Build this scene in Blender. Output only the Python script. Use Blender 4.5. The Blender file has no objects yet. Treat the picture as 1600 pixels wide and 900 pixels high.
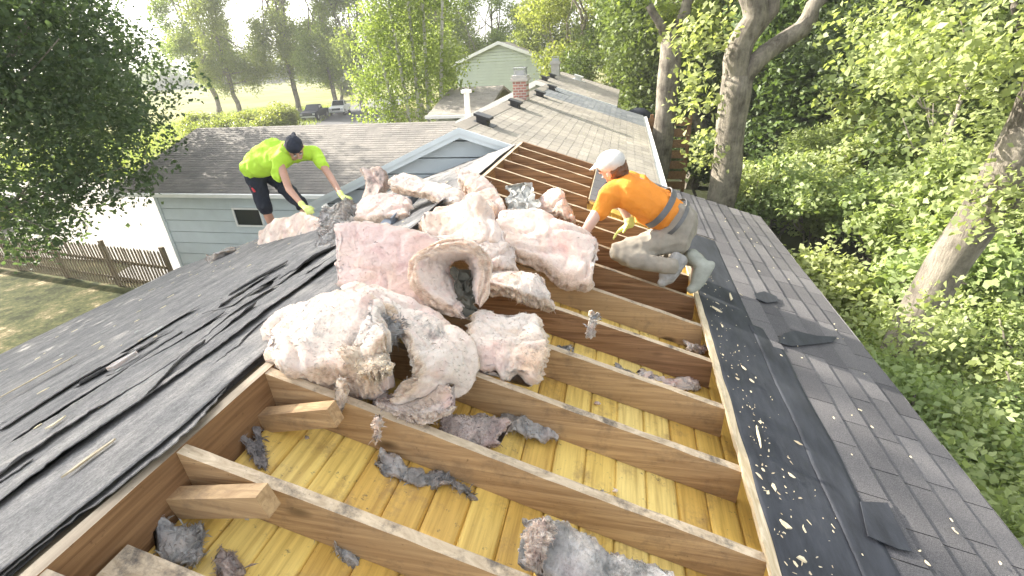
import bpy, bmesh, math, random
import numpy as np
from mathutils import Vector, Matrix, noise
random.seed(7); rng = np.random.default_rng(7)
sc = bpy.context.scene
# ------------------------------------------------------------ camera
HAZE = .0009
CM = np.array([[0.97564, 0.21332, -0.05130], [0.04963, -0.44234, -0.89547], [-0.21371, 0.87111, -0.44215]])
CAM = np.array([1.3068, 0.0, 1.0519]); FPX = 733.91
cd = bpy.data.cameras.new('camera'); cam = bpy.data.objects.new('camera', cd); sc.collection.objects.link(cam)
cd.sensor_width = 36; cd.lens = 36 * FPX / 1600; cd.clip_start = .02; cd.clip_end = 2000
cam.matrix_world = Matrix([[CM[0][i], -CM[1][i], -CM[2][i], CAM[i]] for i in range(3)] + [[0, 0, 0, 1]])
sc.camera = cam
# ------------------------------------------------------------ sky, sun, exposure
SUN_FROM = Vector((-.83, .22, .51)).normalized()
w = bpy.data.worlds.new('World'); sc.world = w; w.use_nodes = True
nt = w.node_tree; bg = nt.nodes['Background']; sky = nt.nodes.new('ShaderNodeTexSky')
sky.sky_type = 'NISHITA'; sky.sun_disc = False
sky.sun_elevation = math.asin(SUN_FROM.z); sky.sun_rotation = math.atan2(SUN_FROM.x, SUN_FROM.y)
sky.dust_density = 3.0; sky.air_density = 1.2
hsv = nt.nodes.new('ShaderNodeHueSaturation'); hsv.inputs['Saturation'].default_value = .28   # milky, hazy morning sky
nt.links.new(sky.outputs[0], hsv.inputs['Color']); nt.links.new(hsv.outputs[0], bg.inputs[0]); bg.inputs[1].default_value = .15
sl = bpy.data.lights.new('sun', 'SUN'); sun = bpy.data.objects.new('sun', sl); sc.collection.objects.link(sun)
sl.energy = 4.8; sl.angle = math.radians(.6); sl.color = (1, .93, .82)
sun.rotation_euler = SUN_FROM.to_track_quat('Z', 'Y').to_euler(); sun.location = (-20, 10, 20)
sc.view_settings.view_transform = 'Standard'; sc.view_settings.look = 'None'; sc.view_settings.gamma = 1
sc.view_settings.exposure = 1.8
def nvec(v): return Vector((noise.noise(v), noise.noise(v + Vector((31.4, 7.1, 3.3))), noise.noise(v + Vector((5.7, 43.9, 17.2)))))
# ------------------------------------------------------------ world helpers
T = .327; W = 1.888; E = 3.088; EL = 6.657; YF = 6.44; Y1 = .824; SP = .406; XN = .974
def ray(u, v): return CM.T @ np.array([(u - 800) / FPX, (v - 450) / FPX, 1.])
def atY(u, v, Y): d = ray(u, v); return Vector(CAM + Y / d[1] * d)
def atZ(u, v, Z): d = ray(u, v); return Vector(CAM + (Z - CAM[2]) / d[2] * d)
def onp(u, v, n, k):
    d = ray(u, v); n = np.array(n); return Vector(CAM + (k - n @ CAM) / (n @ d) * d)
def atR(u, v, h=0): return onp(u, v, (T, 0, 1.), h)
def atL(u, v, h=0): return onp(u, v, (-T, 0, 1.), h)
C = sc.collection
def tag(o, label=None, cat=None, group=None, kind=None):
    if label: o['label'] = label
    if cat: o['category'] = cat
    if group: o['group'] = group
    if kind: o['kind'] = kind
    return o
def empty(name, loc=(0, 0, 0), **k):
    o = bpy.data.objects.new(name, None); o.location = loc; o.empty_display_size = .1; C.objects.link(o); return tag(o, **k)
def link(name, me, mat=None, parent=None, smooth=False, **k):
    o = bpy.data.objects.new(name, me); C.objects.link(o)
    for m in (mat if isinstance(mat, (list, tuple)) else [mat]):
        if m and len(me.materials) < (len(mat) if isinstance(mat, (list, tuple)) else 1): me.materials.append(m)
    if parent:
        o.parent = parent; o.matrix_parent_inverse = Matrix.Identity(4)
        wl = Vector((0, 0, 0)); q = parent
        while q: wl += q.location; q = q.parent
        o.location = -wl          # parts are modelled in world metres, things sit at their own base
    if smooth:
        me.polygons.foreach_set('use_smooth', [True] * len(me.polygons))
    return tag(o, **k)
class MB:
    def __init__(s): s.v = []; s.f = []; s.mi = []
    def add(s, vs, fs, mi=0):
        b = len(s.v); s.v += [tuple(x) for x in vs]; s.f += [tuple(b + i for i in f) for f in fs]; s.mi += [mi] * len(fs)
    def hexa(s, p, mi=0):   # 8 corners: bottom 0-3 ccw, top 4-7
        s.add(p, [(0, 3, 2, 1), (4, 5, 6, 7), (0, 1, 5, 4), (1, 2, 6, 5), (2, 3, 7, 6), (3, 0, 4, 7)], mi)
    def box(s, x0, x1, y0, y1, z0, z1, mi=0):
        s.hexa([(x0, y0, z0), (x1, y0, z0), (x1, y1, z0), (x0, y1, z0), (x0, y0, z1), (x1, y0, z1), (x1, y1, z1), (x0, y1, z1)], mi)
    def beam(s, a, b, wv, hv, mi=0):   # a..b centre line, half width vec, half height vec
        a, b, wv, hv = map(Vector, (a, b, wv, hv))
        s.hexa([a - wv - hv, a + wv - hv, b + wv - hv, b - wv - hv, a - wv + hv, a + wv + hv, b + wv + hv, b - wv + hv], mi)
    def tube(s, pts, rad, n=8, mi=0, rough=0):
        pts = [Vector(p) for p in pts]; b = len(s.v); L = len(pts)
        for i, p in enumerate(pts):
            t = (pts[min(i + 1, L - 1)] - pts[max(i - 1, 0)]).normalized()
            a = t.cross(Vector((.3, 1, .1))).normalized(); c = t.cross(a)
            for k in range(n):
                an = 2 * math.pi * k / n; r = rad[i]
                if rough: r *= 1 + rough * noise.noise(Vector((math.cos(an) * 1.5, math.sin(an) * 1.5, i * .35)) + p * .3)
                s.v.append(tuple(p + (a * math.cos(an) + c * math.sin(an)) * r))
        for i in range(L - 1):
            for k in range(n):
                s.f.append((b + i * n + k, b + i * n + (k + 1) % n, b + (i + 1) * n + (k + 1) % n, b + (i + 1) * n + k)); s.mi.append(mi)
        s.f.append(tuple(b + k for k in range(n))[::-1]); s.f.append(tuple(b + (L - 1) * n + k for k in range(n))); s.mi += [mi, mi]
    def mesh(s, name):
        me = bpy.data.meshes.new(name); me.from_pydata(s.v, [], s.f); me.update()
        me.polygons.foreach_set('material_index', s.mi)
        bm = bmesh.new(); bm.from_mesh(me); bmesh.ops.recalc_face_normals(bm, faces=bm.faces); bm.to_mesh(me); bm.free()
        return me
    def build(s, name, mat, parent=None, smooth=False, **k): return link(name, s.mesh(name), mat, parent, smooth, **k)
def grid_mesh(name, P, closed_v=False):
    P = np.asarray(P, float); a, b = P.shape[:2]
    me = bpy.data.meshes.new(name); idx = np.arange(a * b).reshape(a, b)
    nb = b if closed_v else b - 1
    f = [(idx[i, j], idx[i, (j + 1) % b], idx[i + 1, (j + 1) % b], idx[i + 1, j]) for i in range(a - 1) for j in range(nb)]
    if closed_v: f += [tuple(idx[0, ::-1]), tuple(idx[-1])]
    me.from_pydata(P.reshape(-1, 3).tolist(), [], [tuple(int(q) for q in x) for x in f]); me.update(); return me
def fattr(me, vals, name='tint', dom='POINT'):
    at = me.attributes.new(name, 'FLOAT', dom); at.data.foreach_set('value', np.asarray(vals, np.float32))
# ------------------------------------------------------------ materials
def mat(name): 
    m = bpy.data.materials.new(name); m.use_nodes = True
    return m, m.node_tree, m.node_tree.nodes['Principled BSDF']
def N(nt, t, **k):
    n = nt.nodes.new('ShaderNode' + t)
    for a, b in k.items():
        if a in n.inputs: n.inputs[a].default_value = b
        else: setattr(n, a, b)
    return n
def ramp(nt, src, stops):
    r = N(nt, 'ValToRGB'); e = r.color_ramp.elements
    while len(e) < len(stops): e.new(.5)
    for q, (p, c) in zip(e, stops): q.position = p; q.color = (*c, 1) if len(c) == 3 else c
    nt.links.new(src, r.inputs[0]); return r.outputs[0]
def mixc(nt, fac, a, b, mode='MIX'):
    m = N(nt, 'Mix', data_type='RGBA', blend_type=mode)
    for s, k in ((fac, 0), (a, 6), (b, 7)):
        if isinstance(s, bpy.types.NodeSocket): nt.links.new(s, m.inputs[k])
        else: m.inputs[k].default_value = s if k == 0 else (*s, 1)
    return m.outputs[2]
def tex(nt, scale=5, detail=6, rough=.6, coords='Object', stretch=(1, 1, 1), kind='TexNoise', **k):
    tc = N(nt, 'TexCoord'); mp = N(nt, 'Mapping'); mp.inputs[3].default_value = stretch
    nt.links.new(tc.outputs[coords], mp.inputs[0]); n = N(nt, kind, Scale=scale, **k)
    if kind == 'TexNoise': n.inputs['Detail'].default_value = detail; n.inputs['Roughness'].default_value = rough
    nt.links.new(mp.outputs[0], n.inputs['Vector']); return n.outputs[0]
def bump(nt, bs, h, strength=.5, dist=.01):
    b = N(nt, 'Bump', Strength=strength, Distance=dist); nt.links.new(h, b.inputs['Height']); nt.links.new(b.outputs[0], bs.inputs['Normal'])
def simple(name, col, rough=.6, var=.12, scale=8, bmp=.15, metal=0, spec=.5, dist=.01, stretch=(1, 1, 1)):
    m, nt, bs = mat(name); n = tex(nt, scale, stretch=stretch)
    lo = tuple(c * (1 - var) for c in col); hi = tuple(min(1, c * (1 + var)) for c in col)
    nt.links.new(ramp(nt, n, [(.3, lo), (.7, hi)]), bs.inputs['Base Color'])
    bs.inputs['Roughness'].default_value = rough; bs.inputs['Metallic'].default_value = metal; bs.inputs['Specular IOR Level'].default_value = spec
    if bmp: bump(nt, bs, n, bmp, dist)
    return m
def wood(name, dark, light, grain=(.6, 14, 14), knots=True, stain=0., rough=.65):
    m, nt, bs = mat(name)
    oi = N(nt, 'ObjectInfo'); tc = N(nt, 'TexCoord'); ad = N(nt, 'VectorMath', operation='ADD'); mp = N(nt, 'Mapping'); mp.inputs[3].default_value = grain
    cr = N(nt, 'CombineXYZ'); ml = N(nt, 'Math', operation='MULTIPLY'); ml.inputs[1].default_value = 37
    nt.links.new(oi.outputs['Random'], ml.inputs[0]); [nt.links.new(ml.outputs[0], cr.inputs[i]) for i in (0, 1, 2)]
    nt.links.new(tc.outputs['Object'], ad.inputs[0]); nt.links.new(cr.outputs[0], ad.inputs[1]); nt.links.new(ad.outputs[0], mp.inputs[0])
    g = N(nt, 'TexNoise', Scale=2.2, Detail=9, Roughness=.65, Distortion=1.2); nt.links.new(mp.outputs[0], g.inputs['Vector'])
    col = ramp(nt, g.outputs[0], [(.36, dark), (.5, tuple((a + b) / 2 for a, b in zip(dark, light))), (.62, light)])
    big = N(nt, 'TexNoise', Scale=1.3, Detail=3); nt.links.new(ad.outputs[0], big.inputs['Vector'])
    col = mixc(nt, ramp(nt, big.outputs[0], [(.4, (0, 0, 0)), (.7, (.55, .55, .55))]), col, tuple(a * .62 for a in light))
    if knots:
        v = N(nt, 'TexVoronoi', Scale=3.1); mp2 = N(nt, 'Mapping'); mp2.inputs[3].default_value = tuple(.6 if s < 3 else 1.2 for s in grain)
        nt.links.new(ad.outputs[0], mp2.inputs[0]); nt.links.new(mp2.outputs[0], v.inputs['Vector'])
        col = mixc(nt, ramp(nt, v.outputs[0], [(.06, (1, 1, 1)), (.13, (0, 0, 0))]), col, tuple(a * .35 for a in dark))
    sp_n = N(nt, 'TexNoise', Scale=38, Detail=5, Roughness=.8); nt.links.new(ad.outputs[0], sp_n.inputs['Vector']); col = mixc(nt, ramp(nt, sp_n.outputs[0], [(.62, (0, 0, 0)), (.70, (.6, .6, .6))]), col, tuple(a * .3 for a in dark))
    if stain:
        sn = N(nt, 'TexNoise', Scale=7, Detail=8, Roughness=.75); nt.links.new(ad.outputs[0], sn.inputs['Vector'])
        col = mixc(nt, ramp(nt, sn.outputs[0], [(.52, (0, 0, 0)), (.66, (stain, stain, stain))]), col, (.06, .055, .055))
    nt.links.new(col, bs.inputs['Base Color']); bs.inputs['Roughness'].default_value = rough; bs.inputs['Specular IOR Level'].default_value = .25
    bump(nt, bs, g.outputs[0], .35, .006); return m
def shingle_mat(name, lo, hi, grit=.5, patch=None):
    m, nt, bs = mat(name)
    a = N(nt, 'Attribute', attribute_name='tint'); col = ramp(nt, a.outputs['Fac'], [(0, lo), (1, hi)])
    n = tex(nt, 260, 2); col = mixc(nt, .7, col, ramp(nt, n, [(.35, (.45, .45, .45)), (.7, (1.6, 1.6, 1.55))]), 'MULTIPLY')
    n2 = tex(nt, 1.1, 5); col = mixc(nt, .55, col, ramp(nt, n2, [(.3, (.55, .55, .57)), (.7, (1.3, 1.25, 1.2))]), 'MULTIPLY')
    nt.links.new(col, bs.inputs['Base Color']); bs.inputs['Roughness'].default_value = .9; bs.inputs['Specular IOR Level'].default_value = .2
    bump(nt, bs, n, grit, .003); return m
def leaf_mat(name, lo, hi, trans=.35):
    m, nt, bs = mat(name); a = N(nt, 'Attribute', attribute_name='tint')
    oi = N(nt, 'ObjectInfo')
    col = ramp(nt, a.outputs['Fac'], [(0, lo), (1, hi)])
    hs = N(nt, 'HueSaturation'); mr = N(nt, 'MapRange'); mr.inputs[3].default_value = .485; mr.inputs[4].default_value = .515
    nt.links.new(oi.outputs['Random'], mr.inputs[0]); nt.links.new(mr.outputs[0], hs.inputs['Hue']); nt.links.new(col, hs.inputs['Color'])
    tr = N(nt, 'BsdfTranslucent'); tcx = mixc(nt, 1., hs.outputs[0], (1.2, 1.25, .65), 'MULTIPLY'); nt.links.new(tcx, tr.inputs[0])
    nt.links.new(hs.outputs[0], bs.inputs['Base Color']); bs.inputs['Roughness'].default_value = .5; bs.inputs['Specular IOR Level'].default_value = .35
    mx = N(nt, 'MixShader', Fac=trans); nt.links.new(bs.outputs[0], mx.inputs[1]); nt.links.new(tr.outputs[0], mx.inputs[2])
    nt.links.new(mx.outputs[0], nt.nodes['Material Output'].inputs[0]); return m
def bark_mat(name, lo, hi, sc_=9):
    m, nt, bs = mat(name); n = tex(nt, sc_, 10, .78, stretch=(1.4, 1.4, .3)); n2 = tex(nt, 2.2, 6, .7)
    col = mixc(nt, .6, ramp(nt, n, [(.4, lo), (.6, hi)]), ramp(nt, n2, [(.4, lo), (.6, hi)]))
    nt.links.new(col, bs.inputs['Base Color']); bs.inputs['Roughness'].default_value = .9; bump(nt, bs, n, .9, .05); return m
def insul_mat(name, pink, cream, tan, dirt_amt):
    m, nt, bs = mat(name)
    oi = N(nt, 'ObjectInfo'); tc = N(nt, 'TexCoord'); ad = N(nt, 'VectorMath', operation='ADD'); cr = N(nt, 'CombineXYZ'); ml = N(nt, 'Math', operation='MULTIPLY'); ml.inputs[1].default_value = 53
    nt.links.new(oi.outputs['Random'], ml.inputs[0]); [nt.links.new(ml.outputs[0], cr.inputs[i]) for i in (0, 1, 2)]
    nt.links.new(tc.outputs['Object'], ad.inputs[0]); nt.links.new(cr.outputs[0], ad.inputs[1])
    def nz(s, d=6, r=.6, st=(1, 1, 1)):
        mp = N(nt, 'Mapping'); mp.inputs[3].default_value = st; nt.links.new(ad.outputs[0], mp.inputs[0])
        x = N(nt, 'TexNoise', Scale=s, Detail=d, Roughness=r, Distortion=.4); nt.links.new(mp.outputs[0], x.inputs['Vector']); return x.outputs[0]
    bs.inputs['Subsurface Weight'].default_value = .6; bs.inputs['Subsurface Radius'].default_value = (1, .75, .6); bs.inputs['Subsurface Scale'].default_value = .035
    a = nz(4.5); col = ramp(nt, a, [(.33, pink), (.5, cream), (.62, cream), (.72, pink)])
    col = mixc(nt, ramp(nt, nz(3, 5), [(.5, (0, 0, 0)), (.68, (.75, .75, .75))]), col, tan)
    d = nz(7, 9, .72, (1, .5, 1.3)); mk = mixc(nt, 1., ramp(nt, d, [(.60 - dirt_amt * .25, (0, 0, 0)), (.70 - dirt_amt * .17, (.85, .85, .85))]), ramp(nt, nz(2.6, 3), [(.56 - dirt_amt * .3, (0, 0, 0)), (.66 - dirt_amt * .2, (1, 1, 1))]), 'MULTIPLY'); col = mixc(nt, mk, col, (.15, .15, .14))
    sd = N(nt, 'Attribute', attribute_name='side'); fb = nz(60, 5, .75, (1, 1, 3)); col = mixc(nt, sd.outputs['Fac'], col, ramp(nt, fb, [(.35, tuple(q * .62 for q in tan)), (.52, tan), (.66, cream)]))
    f = nz(38, 8, .8); col = mixc(nt, .75, col, ramp(nt, f, [(.3, (.74, .70, .67)), (.48, (.97, .95, .94)), (.7, (1.08, 1.08, 1.08))]), 'MULTIPLY')
    nt.links.new(col, bs.inputs['Base Color']); bs.inputs['Roughness'].default_value = 1; bs.inputs['Specular IOR Level'].default_value = .05
    bs.inputs['Sheen Weight'].default_value = .3
    b1 = N(nt, 'Bump', Strength=.6, Distance=.010); nt.links.new(f, b1.inputs['Height'])
    b2 = N(nt, 'Bump', Strength=.35, Distance=.02); nt.links.new(nz(14, 6, .7), b2.inputs['Height']); nt.links.new(b1.outputs[0], b2.inputs['Normal']); nt.links.new(b2.outputs[0], bs.inputs['Normal'])
    return m
MT = {}
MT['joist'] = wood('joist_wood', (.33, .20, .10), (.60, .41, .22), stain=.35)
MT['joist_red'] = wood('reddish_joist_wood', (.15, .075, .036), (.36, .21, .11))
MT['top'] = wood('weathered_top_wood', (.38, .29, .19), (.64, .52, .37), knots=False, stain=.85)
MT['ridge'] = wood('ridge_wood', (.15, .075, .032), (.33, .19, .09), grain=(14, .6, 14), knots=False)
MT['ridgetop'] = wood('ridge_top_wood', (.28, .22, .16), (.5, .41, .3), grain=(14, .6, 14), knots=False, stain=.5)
MT['edge'] = wood('deck_edge_wood', (.42, .33, .2), (.68, .58, .42), grain=(14, 2, 14), knots=False, stain=.3)
m, nt, bs = mat('yellow_boards')
a = N(nt, 'Attribute', attribute_name='tint'); col = ramp(nt, a.outputs['Fac'], [(0, (.62, .39, .09)), (.5, (.77, .56, .15)), (1, (.84, .67, .24))])
g = tex(nt, 3, 8, .65, stretch=(16, .7, 1)); col = mixc(nt, .6, col, ramp(nt, g, [(.36, (.60, .50, .36)), (.5, (.98, .95, .9)), (.62, (1.2, 1.2, 1.2))]), 'MULTIPLY')
s1 = tex(nt, 5, 8, .75); col = mixc(nt, ramp(nt, s1, [(.52, (0, 0, 0)), (.68, (.75, .75, .75))]), col, (.30, .18, .08))
s2 = tex(nt, 22, 6, .8); col = mixc(nt, ramp(nt, s2, [(.61, (0, 0, 0)), (.68, (.8, .8, .8))]), col, (.09, .07, .055))
nt.links.new(col, bs.inputs['Base Color']); bs.inputs['Roughness'].default_value = .42; bump(nt, bs, g, .2, .004); MT['yellow'] = m
MT['shingle'] = shingle_mat('charcoal_shingle', (.09, .088, .094), (.19, .184, .188), .7)
MT['shingle_light'] = shingle_mat('tan_grey_shingle', (.30, .275, .24), (.42, .39, .34))
MT['shingle_blue'] = shingle_mat('blue_grey_shingle', (.16, .18, .20), (.28, .29, .30))
MT['shingle_garage'] = shingle_mat('garage_shingle', (.19, .18, .17), (.27, .255, .235))
m, nt, bs = mat('black_underlay'); n = tex(nt, 3, 8, .7, stretch=(4, 1, 1)); n2 = tex(nt, 120, 3)
col = ramp(nt, n, [(.35, (.018, .02, .026)), (.6, (.04, .044, .055)), (.75, (.075, .075, .08))]); nt.links.new(col, bs.inputs['Base Color']); bs.inputs['Roughness'].default_value = .7; bump(nt, bs, n2, .5, .003); MT['black'] = m
m, nt, bs = mat('old_felt'); n = tex(nt, 2.6, 10, .75, stretch=(2.6, .7, 1)); n2 = tex(nt, 150, 3); n3 = tex(nt, 14, 8, .8, stretch=(1, .5, 1)); n4 = tex(nt, 30, 6, .8, stretch=(1, .7, 1)); n5 = tex(nt, 3.2, 9, .72, stretch=(4, .8, 1))
col = ramp(nt, n, [(.3, (.16, .157, .154)), (.5, (.26, .252, .243)), (.68, (.38, .36, .335))])
col = mixc(nt, .55, col, ramp(nt, n4, [(.3, (.5, .5, .5)), (.5, (.95, .95, .95)), (.7, (1.6, 1.55, 1.5))]), 'MULTIPLY')
col = mixc(nt, ramp(nt, n5, [(.488, (0, 0, 0)), (.497, (.55, .55, .55)), (.506, (0, 0, 0))]), col, (.035, .035, .038))
col = mixc(nt, ramp(nt, n3, [(.62, (0, 0, 0)), (.70, (.7, .7, .7))]), col, (.42, .38, .32)); col = mixc(nt, .5, col, ramp(nt, n2, [(.3, (.5, .5, .5)), (.7, (1.5, 1.5, 1.5))]), 'MULTIPLY')
nt.links.new(col, bs.inputs['Base Color']); bs.inputs['Roughness'].default_value = 1; bs.inputs['Specular IOR Level'].default_value = .08; bump(nt, bs, n4, .7, .012); MT['felt'] = m
MT['siding'] = simple('blue_grey_siding', (.50, .56, .59), .55, .05, 3, .05)
MT['trim'] = simple('blue_trim', (.58, .64, .67), .5, .05, 3, .05)
MT['green_siding'] = simple('green_siding', (.50, .55, .47), .6, .05, 2, .05)
MT['white'] = simple('white_paint', (.78, .78, .76), .45, .05, 4, .05)
MT['glass'] = simple('dark_glass', (.02, .025, .03), .08, .1, 2, 0)
MT['darkmetal'] = simple('black_metal', (.03, .03, .032), .5, .2, 9)
MT['metal'] = simple('galvanised_metal', (.45, .46, .47), .4, .15, 9, .1, .7)
MT['flash'] = simple('blue_grey_flashing', (.22, .25, .29), .4, .15, 9, .1, .4)
m, nt, bs = mat('brick'); tcn = N(nt, 'TexCoord'); mp = N(nt, 'Mapping'); mp.inputs[1].default_value = (0, 0, 0); mp.inputs[2].default_value = (math.pi / 2, 0, 0)
b = N(nt, 'TexBrick', Scale=1.0); b.inputs['Color1'].default_value = (.42, .20, .16, 1); b.inputs['Color2'].default_value = (.30, .14, .12, 1); b.inputs['Mortar'].default_value = (.5, .46, .42, 1)
b.inputs['Mortar Size'].default_value = .008; b.inputs['Brick Width'].default_value = .12; b.inputs['Row Height'].default_value = .055
nt.links.new(tcn.outputs['Object'], mp.inputs[0]); nt.links.new(mp.outputs[0], b.inputs[0]); nt.links.new(b.outputs[0], bs.inputs['Base Color']); bs.inputs['Roughness'].default_value = .9; MT['brick'] = m
MT['cement'] = simple('cement', (.5, .48, .45), .85, .12, 12, .3)
MT['fence'] = simple('weathered_fence_wood', (.15, .115, .07), .8, .35, 6, .4, stretch=(4, 4, .6))
MT['ins'] = insul_mat('pink_insulation', (.72, .48, .42), (.77, .63, .54), (.66, .49, .36), .12)
MT['ins_w'] = insul_mat('cream_insulation', (.72, .52, .45), (.76, .65, .56), (.68, .50, .34), .36)
MT['ins_p'] = insul_mat('dusty_pink_insulation', (.56, .36, .33), (.67, .50, .45), (.55, .42, .32), .1)
MT['ins_g'] = insul_mat('dirty_grey_insulation', (.48, .42, .40), (.52, .49, .46), (.3, .24, .18), .62)
MT['ins_b'] = insul_mat('brown_torn_insulation', (.55, .38, .33), (.62, .48, .42), (.30, .21, .15), .6)
MT['ins_t'] = insul_mat('tan_torn_insulation', (.66, .48, .38), (.74, .60, .44), (.50, .36, .22), .2)
MT['ins_d'] = simple('dark_mouldy_fibre', (.24, .22, .21), 1, .4, 25, .8)
MT['skin'] = simple('skin', (.50, .28, .20), .5, .1, 12, .1)
MT['skin_pale'] = simple('pale_skin', (.62, .40, .32), .5, .08, 12, .1)
MT['lime'] = simple('fluorescent_shirt', (.46, .72, .05), .8, .06, 7, .8, dist=.03)
MT['orange'] = simple('orange_shirt', (.80, .27, .025), .8, .07, 7, .8, dist=.03)
MT['navy'] = simple('dark_navy_cloth', (.018, .022, .035), .85, .25, 14, .4)
MT['khaki'] = simple('dusty_khaki_cloth', (.29, .26, .21), .9, .22, 9, .5, dist=.015)
MT['glove'] = simple('yellow_glove', (.72, .80, .25), .8, .15, 22, .3)
MT['hair'] = simple('brown_hair', (.16, .075, .035), .7, .4, 40, .8)
MT['cap'] = simple('off_white_cap', (.6, .58, .54), .8, .12, 14, .2)
MT['shoe'] = simple('scuffed_grey_shoe', (.30, .29, .27), .75, .3, 26, .5)
MT['boot'] = simple('pale_green_grey_boot', (.33, .34, .29), .75, .18, 14, .3)
MT['leather'] = simple('grey_leather_belt', (.12, .12, .12), .6, .2, 12, .2)
MT['blue'] = simple('blue_cloth', (.03, .08, .30), .8, .1, 12, .2)
MT['red'] = simple('red_cloth', (.65, .06, .07), .8, .1, 12, .2)
MT['chip'] = simple('pale_wood_chip', (.72, .62, .42), .7, .15, 30, .2)
MT['plastic'] = simple('grey_poly_film', (.40, .40, .37), .65, .15, 12, .2)
MT['oak'] = leaf_mat('oak_leaf', (.055, .085, .025), (.20, .26, .09))
MT['bright'] = leaf_mat('bright_leaf', (.20, .25, .08), (.44, .50, .25), .45)
MT['darkleaf'] = leaf_mat('dark_leaf', (.055, .085, .045), (.14, .19, .10), .45)
MT['yellowleaf'] = leaf_mat('yellow_green_leaf', (.16, .20, .04), (.36, .38, .13), .45)
MT['birchleaf'] = leaf_mat('birch_leaf', (.15, .19, .05), (.36, .41, .14), .5)
MT['bark'] = bark_mat('oak_bark', (.075, .062, .048), (.34, .30, .24))
MT['birchbark'] = bark_mat('birch_bark', (.35, .33, .30), (.7, .68, .63), 9)
MT['deadwood'] = bark_mat('dead_twig', (.26, .22, .17), (.45, .40, .32))
# ------------------------------------------------------------ ground
m, nt, bs = mat('meadow'); n = tex(nt, .12, 8, .65, 'Object'); n2 = tex(nt, 1.5, 8, .7, 'Object'); n3 = tex(nt, 12, 6, .7, 'Object')
col = ramp(nt, n, [(.35, (.09, .12, .03)), (.5, (.19, .19, .06)), (.65, (.27, .24, .10))])
near = ramp(nt, n2, [(.38, (.025, .03, .012)), (.52, (.07, .075, .03)), (.60, (.13, .11, .06)), (.68, (.34, .29, .18))])  # near yard: tree shade and sun spots painted into the ground colour
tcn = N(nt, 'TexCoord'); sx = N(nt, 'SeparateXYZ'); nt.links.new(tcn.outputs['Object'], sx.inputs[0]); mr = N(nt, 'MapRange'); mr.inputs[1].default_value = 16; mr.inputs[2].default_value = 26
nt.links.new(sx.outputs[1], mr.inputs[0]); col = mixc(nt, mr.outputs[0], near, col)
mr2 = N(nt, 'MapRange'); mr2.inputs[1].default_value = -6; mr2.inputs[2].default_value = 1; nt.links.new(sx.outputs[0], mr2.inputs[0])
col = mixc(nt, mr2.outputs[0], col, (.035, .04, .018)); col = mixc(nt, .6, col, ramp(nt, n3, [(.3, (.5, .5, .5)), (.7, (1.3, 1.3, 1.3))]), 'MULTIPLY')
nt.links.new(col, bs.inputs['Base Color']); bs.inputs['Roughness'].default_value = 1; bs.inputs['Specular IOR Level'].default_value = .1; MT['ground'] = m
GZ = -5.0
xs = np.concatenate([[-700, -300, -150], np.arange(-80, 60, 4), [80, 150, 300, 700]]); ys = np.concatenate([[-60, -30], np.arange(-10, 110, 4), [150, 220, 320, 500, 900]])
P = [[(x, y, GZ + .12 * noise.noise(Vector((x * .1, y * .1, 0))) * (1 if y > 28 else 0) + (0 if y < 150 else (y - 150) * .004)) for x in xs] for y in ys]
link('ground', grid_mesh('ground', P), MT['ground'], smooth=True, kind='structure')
def sheet(name, pts, z, m, th=.004):
    b = MB(); n_ = len(pts); b.add([(x, y, z) for x, y in pts] , [tuple(range(n_))]); return b.build(name, m, kind='structure')
MT['concrete'] = simple('pale_concrete', (.22, .20, .165), .85, .12, .8, .1)
MT['gravel'] = simple('grey_gravel', (.22, .21, .20), .95, .35, 12, .4)
MT['asphalt'] = simple('asphalt', (.075, .075, .08), .9, .2, 5, .2)
sheet('driveway', [(-46, 12.6), (-13.5, 12.3), (-14.6, 17), (-16.5, 23), (-30, 26), (-48, 24)], GZ + .07, MT['concrete'])
sheet('gravel_path', [(-15.2, 10.9), (-12.9, 10.9), (-12.9, 14.6), (-16.5, 15.2)], GZ + .075, MT['gravel'])
sheet('road', [(-44, 92), (-38, 92), (-30, 62), (-20, 44), (-14, 34), (-24, 34), (-34, 48), (-40, 58)], GZ + .16, MT['asphalt'])
sheet('pavement', [(-38, 46.5), (-33, 47.5), (-25, 38), (-22, 34), (-27, 34)], GZ + .17, MT['concrete'])
# ------------------------------------------------------------ roof surfaces
def shingles(O, A, D, nrm, L, S, expo=.143, tab=.31, th=.006, jit=.25, seed=0, clipf=None, gap=.006):
    """courses run along A (length L), step down D (length S); nrm is the outward normal"""
    O, A, D, nrm = Vector(O), Vector(A).normalized(), Vector(D).normalized(), Vector(nrm).normalized()
    r = random.Random(seed); b = MB(); tint = []
    k = 0; s = 0.
    while s < S - 1e-4:
        e = min(expo, S - s); base = r.random(); a = -tab * r.random()
        while a < L:
            t2 = tab * (1 + (r.random() - .5) * .12); a0 = max(a, 0) + gap / 2; a1 = min(a + t2, L) - gap / 2
            if a1 - a0 > .02 and (clipf is None or clipf((a0 + a1) / 2, s)):
                j = (r.random() - .5) * .006; e1 = e + j; lf = th + th * r.random() * jit
                p0 = O + A * a0 + D * s; p1 = O + A * a1 + D * s; q0 = O + A * a0 + D * (s + e1); q1 = O + A * a1 + D * (s + e1 + (r.random() - .5) * .003)
                up = nrm * .0015; hi = nrm * lf
                b.add([p0 + up, p1 + up, q1 + hi, q0 + hi, q0 - nrm * .006, q1 - nrm * .006, p0 - nrm * .006, p1 - nrm * .006],
                      [(0, 1, 2, 3), (3, 2, 5, 4), (0, 3, 4, 6), (1, 7, 5, 2)])
                tint += [min(1, max(0, r.gauss(.45, .17)))] * 8
            a += t2
        s += e; k += 1
    return b, tint
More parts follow.
